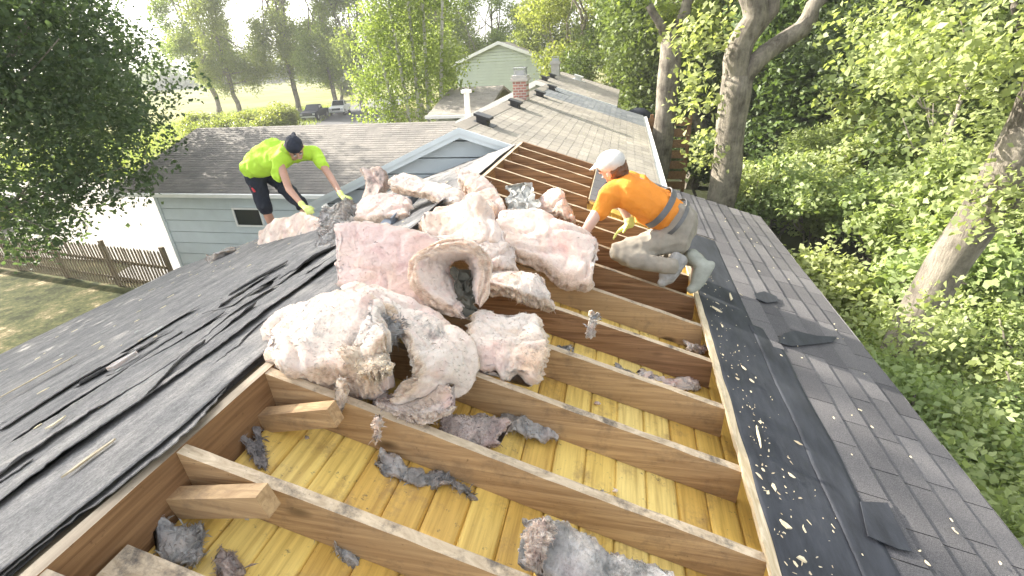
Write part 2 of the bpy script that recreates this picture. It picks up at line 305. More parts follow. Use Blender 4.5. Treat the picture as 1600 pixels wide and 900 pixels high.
def shingle_part(name, parent, m, *a, **k):
    lab = k.pop('label', None); b, t = shingles(*a, **k); me = bpy.data.meshes.new(name); me.from_pydata(b.v, [], b.f); me.update(); fattr(me, t)
    return link(name, me, m, parent, **({'label': lab} if lab else {}))
CS = 1 / math.sqrt(1 + T * T)
nR = Vector((T, 0, 1)).normalized(); nL = Vector((-T, 0, 1)).normalized()
house = empty('house', (0, 0, GZ), label='near house whose low gable roof is opened up to bare rafters and yellow ceiling boards', cat='house')
# rafters (the run of joists of the open bay)
def joist(i, Y, x1, x0=0.0, m='joist'):
    n_ = 26; b = MB(); V = []
    for k in range(n_ + 1):
        x = x0 + (x1 - x0) * k / n_; bow = .006 * math.sin(x * 2 + i)
        c = [noise.noise(Vector((x * 9, i * 3.7 + q * 5, q))) * .0035 for q in range(4)]
        z = -T * x
        V.append([(x, Y + bow, z - .19), (x, Y + .038 + bow, z - .19), (x, Y + .038 + bow + c[0], z + c[1]), (x, Y + bow + c[2], z + c[3])])
    vs = [p for r_ in V for p in r_]; fs = []; mi = []
    for k in range(n_):
        for q in range(4):
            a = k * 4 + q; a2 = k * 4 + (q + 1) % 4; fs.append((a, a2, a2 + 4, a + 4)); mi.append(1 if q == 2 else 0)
    fs += [(0, 3, 2, 1), tuple(n_ * 4 + q for q in range(4))]; mi += [0, 0]
    b.v = vs; b.f = fs; b.mi = mi
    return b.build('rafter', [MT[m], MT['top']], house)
for i in range(-2, 14):
    Y = Y1 + SP * (i)
    x1 = W if Y < 4.8 else XN
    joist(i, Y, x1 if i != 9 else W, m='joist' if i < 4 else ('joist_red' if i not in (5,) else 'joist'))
b = MB()   # ridge board
for k in range(40):
    y0 = -1.2 + 7.6 * k / 40; y1 = y0 + 7.6 / 40 + .0; c = .004 * noise.noise(Vector((0, y0 * 3, 1)))
    b.v += []
V = []
for k in range(61):
    y = -1.2 + 7.62 * k / 60; c = [.004 * noise.noise(Vector((q * 4., y * 5, 1))) for q in range(4)]
    V += [(-.042, y, -.30), (-.001, y, -.30), (-.001 + c[0], y, .004 + c[1]), (-.042 + c[2], y, .004 + c[3])]
b = MB(); b.v = V
for k in range(60):
    for q in range(4): b.f.append((k * 4 + q, k * 4 + (q + 1) % 4, k * 4 + 4 + (q + 1) % 4, k * 4 + 4 + q)); b.mi.append(1 if q == 2 else 0)
b.f += [(3, 2, 1, 0), (240, 241, 242, 243)]; b.mi += [0, 0]
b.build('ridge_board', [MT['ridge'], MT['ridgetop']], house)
# short stubs of the other slope's rafters passing the ridge
for Y in (Y1 + .044, Y1 + SP + .044 - .4 * SP * 0, Y1 - SP + .044):
    pass
for k, Y in enumerate((1.165, .765, .36)):
    d = Vector((1, 0, .235)).normalized(); u = Vector((-.235, 0, 1)).normalized(); b = MB(); a = Vector((0, Y, -.172 + .02 * (k == 1))); b.beam(a, a + d * (.335, .365, .40)[k], (0, .026, 0), u * .042); b.build('rafter_stub', MT['joist'], house, label='short sawn-off wood block sticking out from the ridge board')
b = MB(); b.beam((.03, .545, -.135), (1.85, .545, -.135 - T * 1.82), (0, .045, 0), (0, 0, .035)); b.build('sister_board', [MT['top']], house)
# header at the far end, jog board
b = MB(); b.hexa([(0, 6.40, -.2), (XN, 6.40, -T * XN - .2), (XN, 6.438, -T * XN - .2), (0, 6.438, -.2), (0, 6.40, 0.012), (XN, 6.40, -T * XN + .012), (XN, 6.438, -T * XN + .012), (0, 6.438, .012)]); b.build('header_board', MT['joist_red'], house)
# yellow tongue and groove ceiling boards seen between the joists
b = MB(); tint = []; x = .0; bw = .135
while x < 2.9:
    n_ = 14; pr = [(0, -.012), (.007, -.001), (.02, .002), (bw - .02, .002), (bw - .007, -.001), (bw, -.012)]; tt = random.random(); ys_ = np.linspace(-1.2, 6.4, n_)
    base = len(b.v); zz = random.uniform(-.002, .002)
    for yy in ys_:
        for (dx, dz) in pr: b.v.append((x + dx, yy, -T * (x + dx) - .194 + dz + zz))
    tint += [tt] * (n_ * len(pr))
    for k in range(n_ - 1):
        for q in range(len(pr) - 1): b.f.append((base + k * 6 + q, base + k * 6 + q + 1, base + k * 6 + 7 + q, base + k * 6 + 6 + q)); b.mi.append(0)
    x += bw
me = bpy.data.meshes.new('ceiling_boards'); me.from_pydata(b.v, [], b.f); me.update(); fattr(me, tint); link('ceiling_boards', me, MT['yellow'], house)
# right slope: deck, ragged edge board, black underlay, shingles
def plane_box(b, x0, x1, y0, y1, h0, h1, s=-T, z0=0):
    b.hexa([(x0, y0, z0 + s * x0 + h0), (x1, y0, z0 + s * x1 + h0), (x1, y1, z0 + s * x1 + h0), (x0, y1, z0 + s * x0 + h0), (x0, y0, z0 + s * x0 + h1), (x1, y0, z0 + s * x1 + h1), (x1, y1, z0 + s * x1 + h1), (x0, y1, z0 + s * x0 + h1)])
b = MB(); plane_box(b, W + .03, E, -1.2, YF, -.003, .016); plane_box(b, XN + .02, W + .03, 4.80, YF, -.003, .016); b.build('roof_deck', MT['edge'], house)
V = []
for k in range(161):
    y = -1.2 + 6.0 * k / 160; c = .005 * noise.noise(Vector((0, y * 6, 3))) + .005 * noise.noise(Vector((0, y * 23, 3))); c2 = .008 * noise.noise(Vector((3, y * 5, 3)))
    xa = W - .004 + c; xb = W + .032 + c2; V += [(xa, y, -T * xa - .012), (xb, y, -T * xb - .012), (xb, y, -T * xb + .022), (xa, y, -T * xa + .022)]
b = MB(); b.v = V
for k in range(160):
    for q in range(4): b.f.append((k * 4 + q, k * 4 + (q + 1) % 4, k * 4 + 4 + (q + 1) % 4, k * 4 + 4 + q)); b.mi.append(0)
b.f += [(3, 2, 1, 0), (640, 641, 642, 643)]; b.mi += [0, 0]; b.build('deck_edge', MT['edge'], house)
def felt_sheet(name, xe0, xe1, y0, y1, side, h, m, wr=.006, nx=14, ny=150, curl=(0, 0), parent=house, wav=.03, seed=0, lab=None, th=.004):
    """ragged sheet lying on the slope between x=xe0(y) and x=xe1(y)"""
    P = []
    for j in range(ny + 1):
        y = y0 + (y1 - y0) * j / ny; row = []
        a = xe0(y) if callable(xe0) else xe0; c = xe1(y) if callable(xe1) else xe1
        a += wav * noise.noise(Vector((seed, y * 1.7, 0))) + wav * .3 * abs(noise.noise(Vector((seed, y * 7, 0)))) + wav * .12 * noise.noise(Vector((seed, y * 40, 0))); c += wav * noise.noise(Vector((seed + 9, y * 1.7, 0))) + wav * .3 * abs(noise.noise(Vector((seed + 9, y * 7, 4)))) + wav * .12 * noise.noise(Vector((seed + 9, y * 40, 4)))
        for i in range(nx + 1):
            t = i / nx; x = a + (c - a) * t
            z = h + wr * (noise.noise(Vector((x * 5, y * 1.1, seed))) + .6 * noise.noise(Vector((x * 16, y * 3, seed + 3)))) + wr
            z += curl[0] * (1 - t) ** 6 * (.55 + .9 * noise.noise(Vector((seed + 5, y * 1.6, 0)))) + curl[1] * t ** 6 * (.55 + .9 * noise.noise(Vector((seed + 7, y * 1.6, 0))))
            row.append((x, y, -T * abs(x) + z))
        P.append(row)
    P = np.array(P); top = P; bot = P.copy(); bot[:, :, 2] -= th
    ring = np.concatenate([top, bot[:, ::-1]], axis=1)
    me = grid_mesh(name, ring, True); return link(name, me, m, parent, smooth=True, **({'label': lab} if lab else {}))
felt_sheet('underlay', W + .028, 2.27, -1.2, 4.78, 1, .017, MT['black'], wr=.003, wav=.006, seed=2, nx=16, lab='black underlay strip bared beside the opening')
felt_sheet('underlay', 2.235, 2.40, -1.2, 3.1, 1, .0215, MT['black'], wr=.003, wav=.02, seed=5, nx=8)
shingle_part('shingle_field', house, MT['shingle'], (2.262, -1.2, -T * 2.262 + .018), (0, 1, 0), (1, 0, -T), nR, YF + 1.2, (E - 2.262) / CS + .02, expo=.146, tab=.32, th=.010, seed=4, clipf=lambda a, s: not (s < .1 and a < 4.0))
shingle_part('shingle_field', house, MT['shingle'], (XN + .03, 4.80, -T * (XN + .03) + .018), (0, 1, 0), (1, 0, -T), nR, YF - 4.80, (2.262 - XN - .03) / CS, expo=.14, tab=.32, th=.008, seed=9)
b = MB(); plane_box(b, E + .0, E + .025, -1.2, YF, -.16, .018); b.build('fascia', MT['white'], house)
def patch_piece(name, pts, h, m, lab, cat, th=.004):
    b = MB(); n_ = len(pts); top = [Vector(p) + nR * (h + th + .002 * random.random()) for p in pts]; bot = [Vector(p) + nR * h for p in pts]
    b.add(top + bot, [tuple(range(n_))] + [(i, (i + 1) % n_, n_ + (i + 1) % n_, n_ + i) for i in range(n_)]); return b.build(name, m, label=lab, cat=cat)
pp = [atR(u, v, .02) for u, v in ((1214, 538), (1222, 524), (1240, 520), (1275, 528), (1306, 529), (1300, 537), (1270, 541), (1235, 544))]
patch_piece('shingle_scrap', pp, .014, MT['black'], 'long tapering black tar scrap lying across the charcoal shingles', 'shingle scrap')
pp = [atR(u, v, .02) for u, v in ((1340, 788), (1382, 790), (1420, 866), (1398, 862), (1352, 842))]
patch_piece('shingle_scrap', pp, .016, MT['black'], 'square black patch with a torn corner low on the shingles', 'shingle scrap')
pp = [atR(u, v, .02) for u, v in ((1176, 462), (1192, 458), (1212, 466), (1214, 474), (1196, 476), (1180, 470))]
patch_piece('shingle_scrap', pp, .014, MT['black'], 'small round black patch high on the shingles near the boots', 'shingle scrap')
# left slope: deck, old shingle surface, torn overlapping felt sheets
b = MB(); plane_box(b, -EL, -.046, -1.2, YF, -.02, .0, s=T); b.build('roof_deck', MT['edge'], house)
P = []
for y in np.linspace(-1.2, YF, 150):
    P.append([(x, y, T * x + .010 + .005 * noise.noise(Vector((x * 4, y * 2.3, 0))) + .003 * noise.noise(Vector((x * 12, y * 14, 1))) + .005 * ((x * 7.0) % 1)) for x in np.linspace(-EL - .03, -.09, 190)])
link('old_shingle_field', grid_mesh('old_shingle_field', P), MT['felt'], house, smooth=False)
r = random.Random(3)
for k, (xa, xb, y0, y1, cu) in enumerate([(-.60, -.075, -1.2, 2.3, .0), (-.98, -.52, -.6, 3.0, .045), (-1.25, -.86, .3, 2.4, .03), (-1.75, -1.3, -1.2, 2.0, .022), (-.56, -.08, 2.15, 3.6, .05), (-1.35, -.75, 2.7, 4.2, .055), (-2.3, -1.75, .9, 2.6, .015), (-.8, -.08, 3.5, 6.3, .02), (-.34, -.09, -.4, 1.5, .02), (-.9, -.4, 1.2, 2.7, .04)]):
    sk = r.uniform(-.09, .09)
    felt_sheet('torn_felt', (lambda y, xa=xa, sk=sk: xa + sk * (y - 1)), (lambda y, xb=xb, sk=sk, k=k: xb + (sk * (y - 1) if k not in (0, 4, 7) else 0)), y0, y1, -1, .014 + .003 * (9 - k), MT['felt'], wr=.007 if k not in (0, 8) else .004, wav=.13 if k not in (0, 4, 7) else .03, curl=(.01, cu), seed=20 + k, nx=22, ny=200)
for k in range(16):
    x0 = -r.uniform(.25, 1.7); y0 = r.uniform(.1, 2.6); ln = r.uniform(.25, .7); wd_ = r.uniform(.06, .2); sk = r.uniform(-.35, .25)
    felt_sheet('torn_felt', (lambda y, x0=x0, wd_=wd_, sk=sk, y0=y0: x0 - wd_ + sk * (y - y0)), (lambda y, x0=x0, sk=sk, y0=y0: x0 + sk * (y - y0)), y0, y0 + ln, -1, .042, MT['felt'], wr=.006, wav=.09, curl=(.0, r.uniform(.01, .035)), seed=60 + k, nx=10, ny=60)
b = MB(); plane_box(b, -EL - .03, -EL, -1.2, YF, -.14, .01, s=T); b.build('fascia', MT['white'], house)
# walls below
b = MB(); b.box(-6.3, -6.15, -1.2, 6.3, GZ, -2.12); b.build('wall', MT['white'], house)
b = MB(); b.box(2.85, 3.0, -1.2, 6.3, GZ, -1.2); b.build('wall', MT['white'], house)
b = MB(); b.box(-6.15, 2.85, 6.25, 6.38, GZ, -2.2); b.build('wall', MT['white'], house)
b = MB(); b.box(-6.15, 2.85, -1.2, -1.05, GZ, -1.9); b.build('wall', MT['white'], house)
# ------------------------------------------------------------ siding helper
def lap(b, O, U, H, L_, lapw=.2, topf=None, out=None, proud=.016, n=40):
    """lap siding: from O along unit U, up z, height H; topf(a) caps the height (gables)"""
    O, U = Vector(O), Vector(U).normalized(); out = Vector(out); z = 0
    while z < H - 1e-5:
        z1 = min(z + lapw, H); zb = z + .02
        if topf is None: segs = [(0, L_)]
        else:
            aa = [a for a in np.linspace(0, L_, 241) if topf(a) > z1 - .001]
            if not aa:
                aa = [a for a in np.linspace(0, L_, 241) if topf(a) > z + .01]
                if not aa: break
            lo = [a for a in np.linspace(0, L_, 241) if topf(a) > z + .002]
            mx_ = max(topf(a) for a in lo)
            if z1 > mx_ - .02: z1 = mx_ - .02; aa = [a for a in lo if topf(a) > z1 - .001]
            if z1 < zb + .004 or not aa: break
            p = [O + U * lo[0] + Vector((0, 0, zb)) + out * proud, O + U * lo[-1] + Vector((0, 0, zb)) + out * proud, O + U * aa[-1] + Vector((0, 0, z1)) + out * .001, O + U * aa[0] + Vector((0, 0, z1)) + out * .001]
            q = [x - out * (proud + .05) for x in p]; b.hexa([q[0], q[1], p[1], p[0], q[3], q[2], p[2], p[3]]); z = z1; continue
        for a0, a1 in segs:
            p = [O + U * a0 + Vector((0, 0, zb)) + out * proud, O + U * a1 + Vector((0, 0, zb)) + out * proud, O + U * a1 + Vector((0, 0, z1)) + out * .001, O + U * a0 + Vector((0, 0, z1)) + out * .001]
            q = [x - out * (proud + .05) for x in p]; b.hexa([q[0], q[1], p[1], p[0], q[3], q[2], p[2], p[3]])
        z = z1
def vent(parent, x, y, z, s=T, sz=1.):
    b = MB(); zz = lambda xx, h: z - s * (xx - x) + h
    hw = .13 * sz; hl = .17 * sz
    for (x0, x1, y0, y1, h0, h1) in ((-hl, hl, -hw, hw, -.02, .01), (-.09 * sz, .07 * sz, -.1 * sz, .1 * sz, .01, .10 * sz), (-.12 * sz, .12 * sz, -.13 * sz, .13 * sz, .09 * sz, .125 * sz)):
        X0, X1 = x + x0, x + x1
        b.hexa([(X0, y + y0, zz(X0, h0)), (X1, y + y0, zz(X1, h0)), (X1, y + y1, zz(X1, h0)), (X0, y + y1, zz(X0, h0)), (X0, y + y0, zz(X0, h1)), (X1, y + y0, zz(X1, h1)), (X1, y + y1, zz(X1, h1)), (X0, y + y1, zz(X0, h1))])
    return b
def chimney(parent, x, y, z, brick=True):
    h1 = .36 if brick else .34
    b = MB(); b.box(x - .15, x + .15, y - .15, y + .15, z - .3, z + h1); c = b.build('chimney', MT['brick'] if brick else MT['cement'], parent)
    b = MB(); b.box(x - .19, x + .19, y - .19, y + .19, z + h1, z + h1 + .06); b.box(x - .17, x + .17, y - .17, y + .17, z + h1 + .06, z + h1 + .11); b.build('chimney_cap', MT['cement'], c)
    b = MB()
    t0 = z + h1 + .11
    for dx in (-.11, .11):
        for dy in (-.11, .11): b.box(x + dx - .012, x + dx + .012, y + dy - .012, y + dy + .012, t0, t0 + .14)
    b.box(x - .09, x + .09, y - .09, y + .09, t0, t0 + .10); b.box(x - .14, x + .14, y - .14, y + .14, t0 + .14, t0 + .155); b.build('flue', MT['metal'], c)
    return c
# ------------------------------------------------------------ first neighbour
nb1 = empty('row_house', (0, 10.8, GZ), label='blue-grey gabled row house just beyond the opened roof, with a brick chimney', cat='house')
AX, AZ = -.9, .2; NE = 1.86; LS = .415
shingle_part('shingle_field', nb1, MT['shingle_light'], (AX, 6.47, AZ), (0, 1, 0), (1, 0, -T), nR, 6.2, (NE - AX) / CS, expo=.15, tab=.3, seed=11, th=.003, gap=.012)
shingle_part('shingle_field', nb1, MT['shingle_blue'], (AX, 12.68, AZ), (0, 1, 0), (1, 0, -T), nR, 2.3, (NE - AX) / CS, expo=.15, tab=.3, seed=12, th=.003, gap=.012, label='band of darker blue-grey shingles at the far end')  # far section in a darker blue-grey tone
b = MB()
b.hexa([(AX, 6.47, AZ - .09), (NE, 6.47, AZ - T * (NE - AX) - .09), (NE, 14.98, AZ - T * (NE - AX) - .09), (AX, 14.98, AZ - .09), (AX, 6.47, AZ - .004), (NE, 6.47, AZ - T * (NE - AX) - .004), (NE, 14.98, AZ - T * (NE - AX) - .004), (AX, 14.98, AZ - .004)]); b.build('roof_deck', MT['trim'], nb1)
nLL = Vector((-LS, 0, 1)).normalized()
shingle_part('shingle_field', nb1, MT['shingle_light'], (AX, 6.47, AZ), (0, 1, 0), (-1, 0, -LS), nLL, 8.5, 2.6 * math.sqrt(1 + LS * LS), expo=.15, tab=.3, seed=13, th=.009)
b = MB(); b.hexa([(AX - 2.6, 6.47, AZ - LS * 2.6 - .09), (AX, 6.47, AZ - .09), (AX, 14.98, AZ - .09), (AX - 2.6, 14.98, AZ - LS * 2.6 - .09), (AX - 2.6, 6.47, AZ - LS * 2.6 - .004), (AX, 6.47, AZ - .004), (AX, 14.98, AZ - .004), (AX - 2.6, 14.98, AZ - LS * 2.6 - .004)]); b.build('roof_deck', MT['trim'], nb1)
b = MB(); b.beam((AX, 6.46, AZ + .006), (AX, 14.98, AZ + .006), (.10, 0, -.034), (0, 0, .004)); b.build('ridge_cap', MT['shingle_light'], nb1)
def rake(b, a, c, y0, y1, drop, off=.0):
    a, c = Vector(a), Vector(c); b.hexa([(a.x, y0, a.z - drop), (c.x, y0, c.z - drop), (c.x, y1, c.z - drop), (a.x, y1, a.z - drop), (a.x, y0, a.z + off), (c.x, y0, c.z + off), (c.x, y1, c.z + off), (a.x, y1, a.z + off)])
b = MB(); rake(b, (AX - 2.62, 0, AZ - LS * 2.62), (AX, 0, AZ), 6.445, 6.468, .13, .004); b.build('rake_board', MT['trim'], nb1)
b = MB(); rake(b, (AX + .001, 0, AZ), (AX + 1.1, 0, AZ - T * 1.1), 6.445, 6.468, .13, .004); b.build('rake_board', MT['trim'], nb1)
b = MB(); rake(b, (AX - 2.62, 0, AZ - LS * 2.62 - .01), (AX, 0, AZ - .01), 6.425, 6.443, .05, .018); rake(b, (AX, 0, AZ - .01), (AX + 1.0, 0, AZ - T * 1.0 - .01), 6.425, 6.443, .05, .018); b.build('drip_edge', MT['trim'], nb1)
b = MB(); gw = 2.5
lap(b, (AX - gw, 6.62, -4.0), (1, 0, 0), 5.0, gw + 2.6, .235, topf=lambda a: (AZ - .1 - (LS if a < gw else T) * abs(a - gw)) + 4.0, out=(0, -1, 0)); b.build('gable_wall', MT['siding'], nb1)
b = MB(); b.box(AX - gw, AX - gw + .1, 6.68, 14.9, GZ, AZ - LS * gw - .1); b.box(NE - .35, NE - .25, 6.68, 14.9, GZ, AZ - T * (NE - AX) - .1); b.box(AX - gw + .1, NE - .35, 6.7, 6.8, GZ, -1.3); b.build('wall', MT['siding'], nb1)
chimney(nb1, -.93, 11.0, .2)
for (x, y) in ((-.76, 7.25), (-.76, 9.6)): vent(nb1, x, y, AZ - T * (x - AX)).build('roof_vent', MT['darkmetal'], nb1)
for (x, y) in ((-.70, 12.2), (-.70, 14.3)): vent(nb1, x, y, AZ - T * (x - AX)).build('roof_vent', MT['darkmetal'], nb1)
ez = AZ - T * (NE - AX)
b = MB(); b.box(NE + .005, NE + .10, 6.5, 14.9, ez - .12, ez - .02); g = b.build('gutter', MT['white'], nb1)
b = MB(); b.tube([(NE + .06, 8.3, ez - .1), (NE + .05, 8.3, ez - .35), (NE - .17, 8.3, ez - .6), (NE - .17, 8.3, GZ + .1)], [.035] * 4, 8); b.build('downspout', MT['white'], nb1)
# second neighbour
nb2 = empty('row_house', (-1, 18.5, GZ), label='second row house along the ridge with a white chimney and pale roof', cat='house')
BX, BZ = -1.3, .36; BE = 1.10
shingle_part('shingle_field', nb2, MT['shingle_light'], (BX, 15.05, BZ), (0, 1, 0), (1, 0, -T), nR, 6.5, (BE - BX) / CS, expo=.15, tab=.3, seed=15, th=.003, gap=.012)
for (sx_, ex, sl_) in ((1, BE, T), (-1, BX - 2.6, LS)):
    b = MB(); ez2 = BZ - sl_ * abs(ex - BX)
    b.hexa([(BX, 15.03, BZ - .10), (ex, 15.03, ez2 - .10), (ex, 21.6, ez2 - .10), (BX, 21.6, BZ - .10), (BX, 15.03, BZ - .004), (ex, 15.03, ez2 - .004), (ex, 21.6, ez2 - .004), (BX, 21.6, BZ - .004)]); b.build('roof_deck', MT['white'] if sx_ > 0 else MT['green_siding'], nb2)
shingle_part('shingle_field', nb2, MT['shingle_light'], (BX, 15.05, BZ), (0, 1, 0), (-1, 0, -LS), nLL, 6.5, 2.6 * math.sqrt(1 + LS * LS), expo=.15, tab=.3, seed=16)
b = MB(); rake(b, (BX - 2.62, 0, BZ - LS * 2.62), (BX, 0, BZ), 15.0, 15.03, .14, .01); rake(b, (BX, 0, BZ), (BE, 0, BZ - T * (BE - BX)), 15.0, 15.03, .1, .008); b.build('rake_board', MT['white'], nb2)
b = MB(); lap(b, (BX - 2.5, 15.2, -3), (1, 0, 0), 4.0, 4.8, .2, topf=lambda a: (BZ - .1 - (LS if a < 2.5 else T) * abs(a - 2.5)) + 3.0, out=(0, -1, 0)); b.build('gable_wall', MT['green_siding'], nb2)
b = MB(); b.box(BX - 2.4, BE - .2, 15.3, 21.5, GZ, -1.1); b.build('wall', MT['green_siding'], nb2)
chimney(nb2, -1.25, 19.2, BZ, False)
for (x, y) in ((-1.15, 15.9), (-1.15, 17.6)): vent(nb2, x, y, BZ - T * (x - BX)).build('roof_vent', MT['darkmetal'], nb2)
vent(nb2, -.45, 19.9, BZ - T * (-.45 - BX), sz=1.4).build('roof_vent', MT['white'], nb2, label='pale metal roof vent')
def garage(name, x0, x1, ye, ze, yr, zr, m_r, m_s, label, gy, win=True, seed=30, lapw=.38):
    g = empty(name, ((x0 + x1) / 2, gy, GZ), label=label, cat='garage'); sl_ = (zr - ze) / (yr - ye); n_ = Vector((0, -sl_, 1)).normalized(); L_ = x1 - x0
    shingle_part('shingle_field', g, m_r, (x0, yr, zr), (1, 0, 0), (0, -1, -sl_), n_, L_, math.hypot(yr - ye, zr - ze), expo=.15, tab=.31, seed=seed, th=.009)
    b = MB(); b.hexa([(x0, ye, ze - .1), (x1, ye, ze - .1), (x1, yr, zr - .1), (x0, yr, zr - .1), (x0, ye, ze - .004), (x1, ye, ze - .004), (x1, yr, zr - .004), (x0, yr, zr - .004)]); b.hexa([(x0, yr, zr - .1), (x1, yr, zr - .1), (x1, 2 * yr - ye, ze - .1), (x0, 2 * yr - ye, ze - .1), (x0, yr, zr - .004), (x1, yr, zr - .004), (x1, 2 * yr - ye, ze - .004), (x0, 2 * yr - ye, ze - .004)]); b.build('roof_deck', m_r, g)
    b = MB(); b.box(x0 - .03, x1, ye - .12, ye - .01, ze - .11, ze - .005); b.build('gutter', MT['white'], g)
    b = MB(); lap(b, (x0 + 1.55 if win else x0 + .3, gy, GZ), (1, 0, 0), ze - .12 - GZ, L_ - 1.6, lapw, out=(0, -1, 0)); wl = b.build('wall', m_s, g)
    xa = x0 + 1.55 if win else x0 + .3
    b = MB(); b.box(xa - .05, xa + .06, gy - .035, gy + .04, GZ, ze - .12); b.build('corner_trim', m_s, g)
    b = MB(); b.box(xa, xa + .1, gy + .06, 2 * yr - gy, GZ, ze - .12); b.build('wall', m_s, g)
    if win:
        p = atY(365, 327, gy - .03); q = atY(412, 352, gy - .03); b = MB(); f = .05
        for (a0, a1, c0, c1) in ((p.x, q.x, q.z - f, q.z), (p.x, q.x, p.z, p.z + f), (p.x - f, p.x, q.z - f, p.z + f), (q.x, q.x + f, q.z - f, p.z + f)): b.box(a0, a1, gy - .06, gy, c0, c1)
        wf = b.build('window', MT['white'], g); b = MB(); b.box(p.x + .002, q.x - .002, gy - .035, gy - .02, q.z + .002, p.z - .002); b.build('pane', MT['glass'], wf)
    return g
gar = garage('garage', -14.5, -1.6, 11.5, -2.14, 15.7, -.79, MT['shingle_garage'], MT['siding'], 'pale blue-grey garage with a white gutter and a small dark window', 11.75)
b = MB(); b.tube([(-2.2, 11.0, -.9), (-2.2, 11.0, -.2), (-2.19, 11.0, .36)], [.062, .062, .062], 12); b.tube([(-2.19, 11.0, .36), (-2.19, 11.0, .42), (-2.19, 11.0, .44)], [.12, .12, .03], 12); b.build('vent_pipe', MT['white'], nb1, label='tall white capped vent pipe')
gar2 = garage('garage', -5.9, -3.6, 17.5, -.78, 20.6, -.02, MT['shingle_light'], MT['green_siding'], 'second garage with a sunlit cream roof, partly behind the birch', 17.8, win=False, seed=40, lapw=.25)
# green two-storey house
gh = empty('green_house', (-8.5, 44, GZ), label='two-storey pale green house with a gable end, far down the row', cat='house')
gx, gz, gy_ = -8.5, 2.12, 40.; hw = 3.95
b = MB(); lap(b, (gx - hw + .25, gy_ + .3, GZ), (1, 0, 0), 7.1, 2 * hw - .5, .22, topf=lambda a: gz - .12 - .36 * abs(a - hw + .25) - GZ, out=(0, -1, 0), proud=.03); b.build('gable_wall', MT['green_siding'], gh)
b = MB(); b.box(gx - hw + .3, gx + hw - .35, gy_ + .45, gy_ + 9, GZ, .6); b.build('wall', MT['green_siding'], gh)
for s_ in (-1, 1):
    b = MB(); ex = gx + s_ * hw; b.hexa([(gx, gy_, gz - .1), (ex, gy_, gz - .1 - .36 * hw), (ex, gy_ + 9, gz - .1 - .36 * hw), (gx, gy_ + 9, gz - .1), (gx, gy_, gz), (ex, gy_, gz - .36 * hw), (ex, gy_ + 9, gz - .36 * hw), (gx, gy_ + 9, gz)]); b.build('roof', MT['shingle_garage'], gh)
b = MB(); rake(b, (gx - hw, 0, gz - .36 * hw), (gx, 0, gz), gy_ - .05, gy_ - .005, .2, .03); rake(b, (gx, 0, gz), (gx + hw, 0, gz - .36 * hw), gy_ - .05, gy_ - .005, .2, .03); b.build('rake_board', MT['white'], gh)
b = MB(); b.box(-4.85, -3.2, gy_ + .3, gy_ + 6, .55, .85); b.box(-4.85, -4.7, gy_ + .3, gy_ + .45, -4.9, .55); b.box(-3.9, -3.75, gy_ + .3, gy_ + .45, -4.9, .55); b.box(-3.3, -3.15, gy_ + .3, gy_ + .45, -4.9, .55); b.box(-4.8, -3.2, gy_ + .3, gy_ + .4, -.9, -.75); b.box(-4.8, -3.2, gy_ + 2.3, gy_ + 2.5, -4.9, .55); b.build('porch', MT['ridge'], gh)
b = MB(); b.box(-4.6, -4.0, gy_ + 2.2, gy_ + 2.28, -.7, .4); b.build('window', MT['white'], gh)
# brown fence and covered grill past the row
fb = empty('slatted_fence', (2.6, 15.5, GZ), label='dark red-brown slatted fence beside the thin trunk', cat='fence')
for k in range(7):
    b = MB(); b.box(2.05, 3.3, 15.5, 15.53, -3.0 + .32 * k, -2.76 + .32 * k); b.build('slat', MT['ridge'], fb)
for x in (2.1, 3.2):
    b = MB(); b.box(x, x + .09, 15.54, 15.63, GZ, -.75); b.build('post', MT['ridge'], fb)
b = MB()
for k in range(9):
    pass
b.tube([(1.75, 17.2, GZ), (1.76, 17.2, -2.2), (1.78, 17.2, -1.2), (1.82, 17.2, -.9), (1.84, 17.2, -.72)], [.5, .55, .62, .5, .15], 14, rough=.25); b.build('covered_grill', MT['navy'], smooth=True, label='grill under a dark navy cover beyond the far roof corner', cat='grill')
# ------------------------------------------------------------ picket fence
fc = empty('picket_fence', (-17, 10.6, GZ), label='weathered brown picket fence beside the driveway and garage', cat='fence')
A0 = Vector((-22.5, 11.6, GZ)); A1 = Vector((-11.7, 10.2, GZ)); d = (A1 - A0); Ln = d.length; d.normalize(); nrm = Vector((d.y, -d.x, 0))
for k in range(74):
    a = A0 + d * (Ln * (k + .5) / 74); h = 1.42 + random.uniform(-.02, .02); tl = random.uniform(-.02, .02); b = MB(); hw_ = .034
    p = [a + d * s1 * hw_ + nrm * s2 + Vector((0, 0, .08)) for s1, s2 in ((-1, .0), (1, .0), (1, .022), (-1, .022))]; q = [x + Vector((0, 0, h - .08)) + d * tl for x in p]
    b.hexa(p + q); m_ = (q[0] + q[1]) / 2 + Vector((0, 0, .06)); m2 = (q[2] + q[3]) / 2 + Vector((0, 0, .06)); b.add([q[0], q[1], q[2], q[3], m_, m2], [(0, 1, 4), (2, 3, 5), (1, 2, 5, 4), (3, 0, 4, 5)]); b.build('picket', MT['fence'], fc)
for k in range(5):
    a = A0 + d * (Ln * k / 4.); b = MB(); b.beam(a + nrm * -.09, a + nrm * -.09 + Vector((0, 0, 1.58)), d * .06, nrm * .05); b.build('post', MT['fence'], fc)
for z in (.35, .95):
    b = MB(); b.beam(A0 + Vector((0, 0, z)) - nrm * .02, A1 + Vector((0, 0, z)) - nrm * .02, nrm * .018, (0, 0, .045)); b.build('rail', MT['fence'], fc)
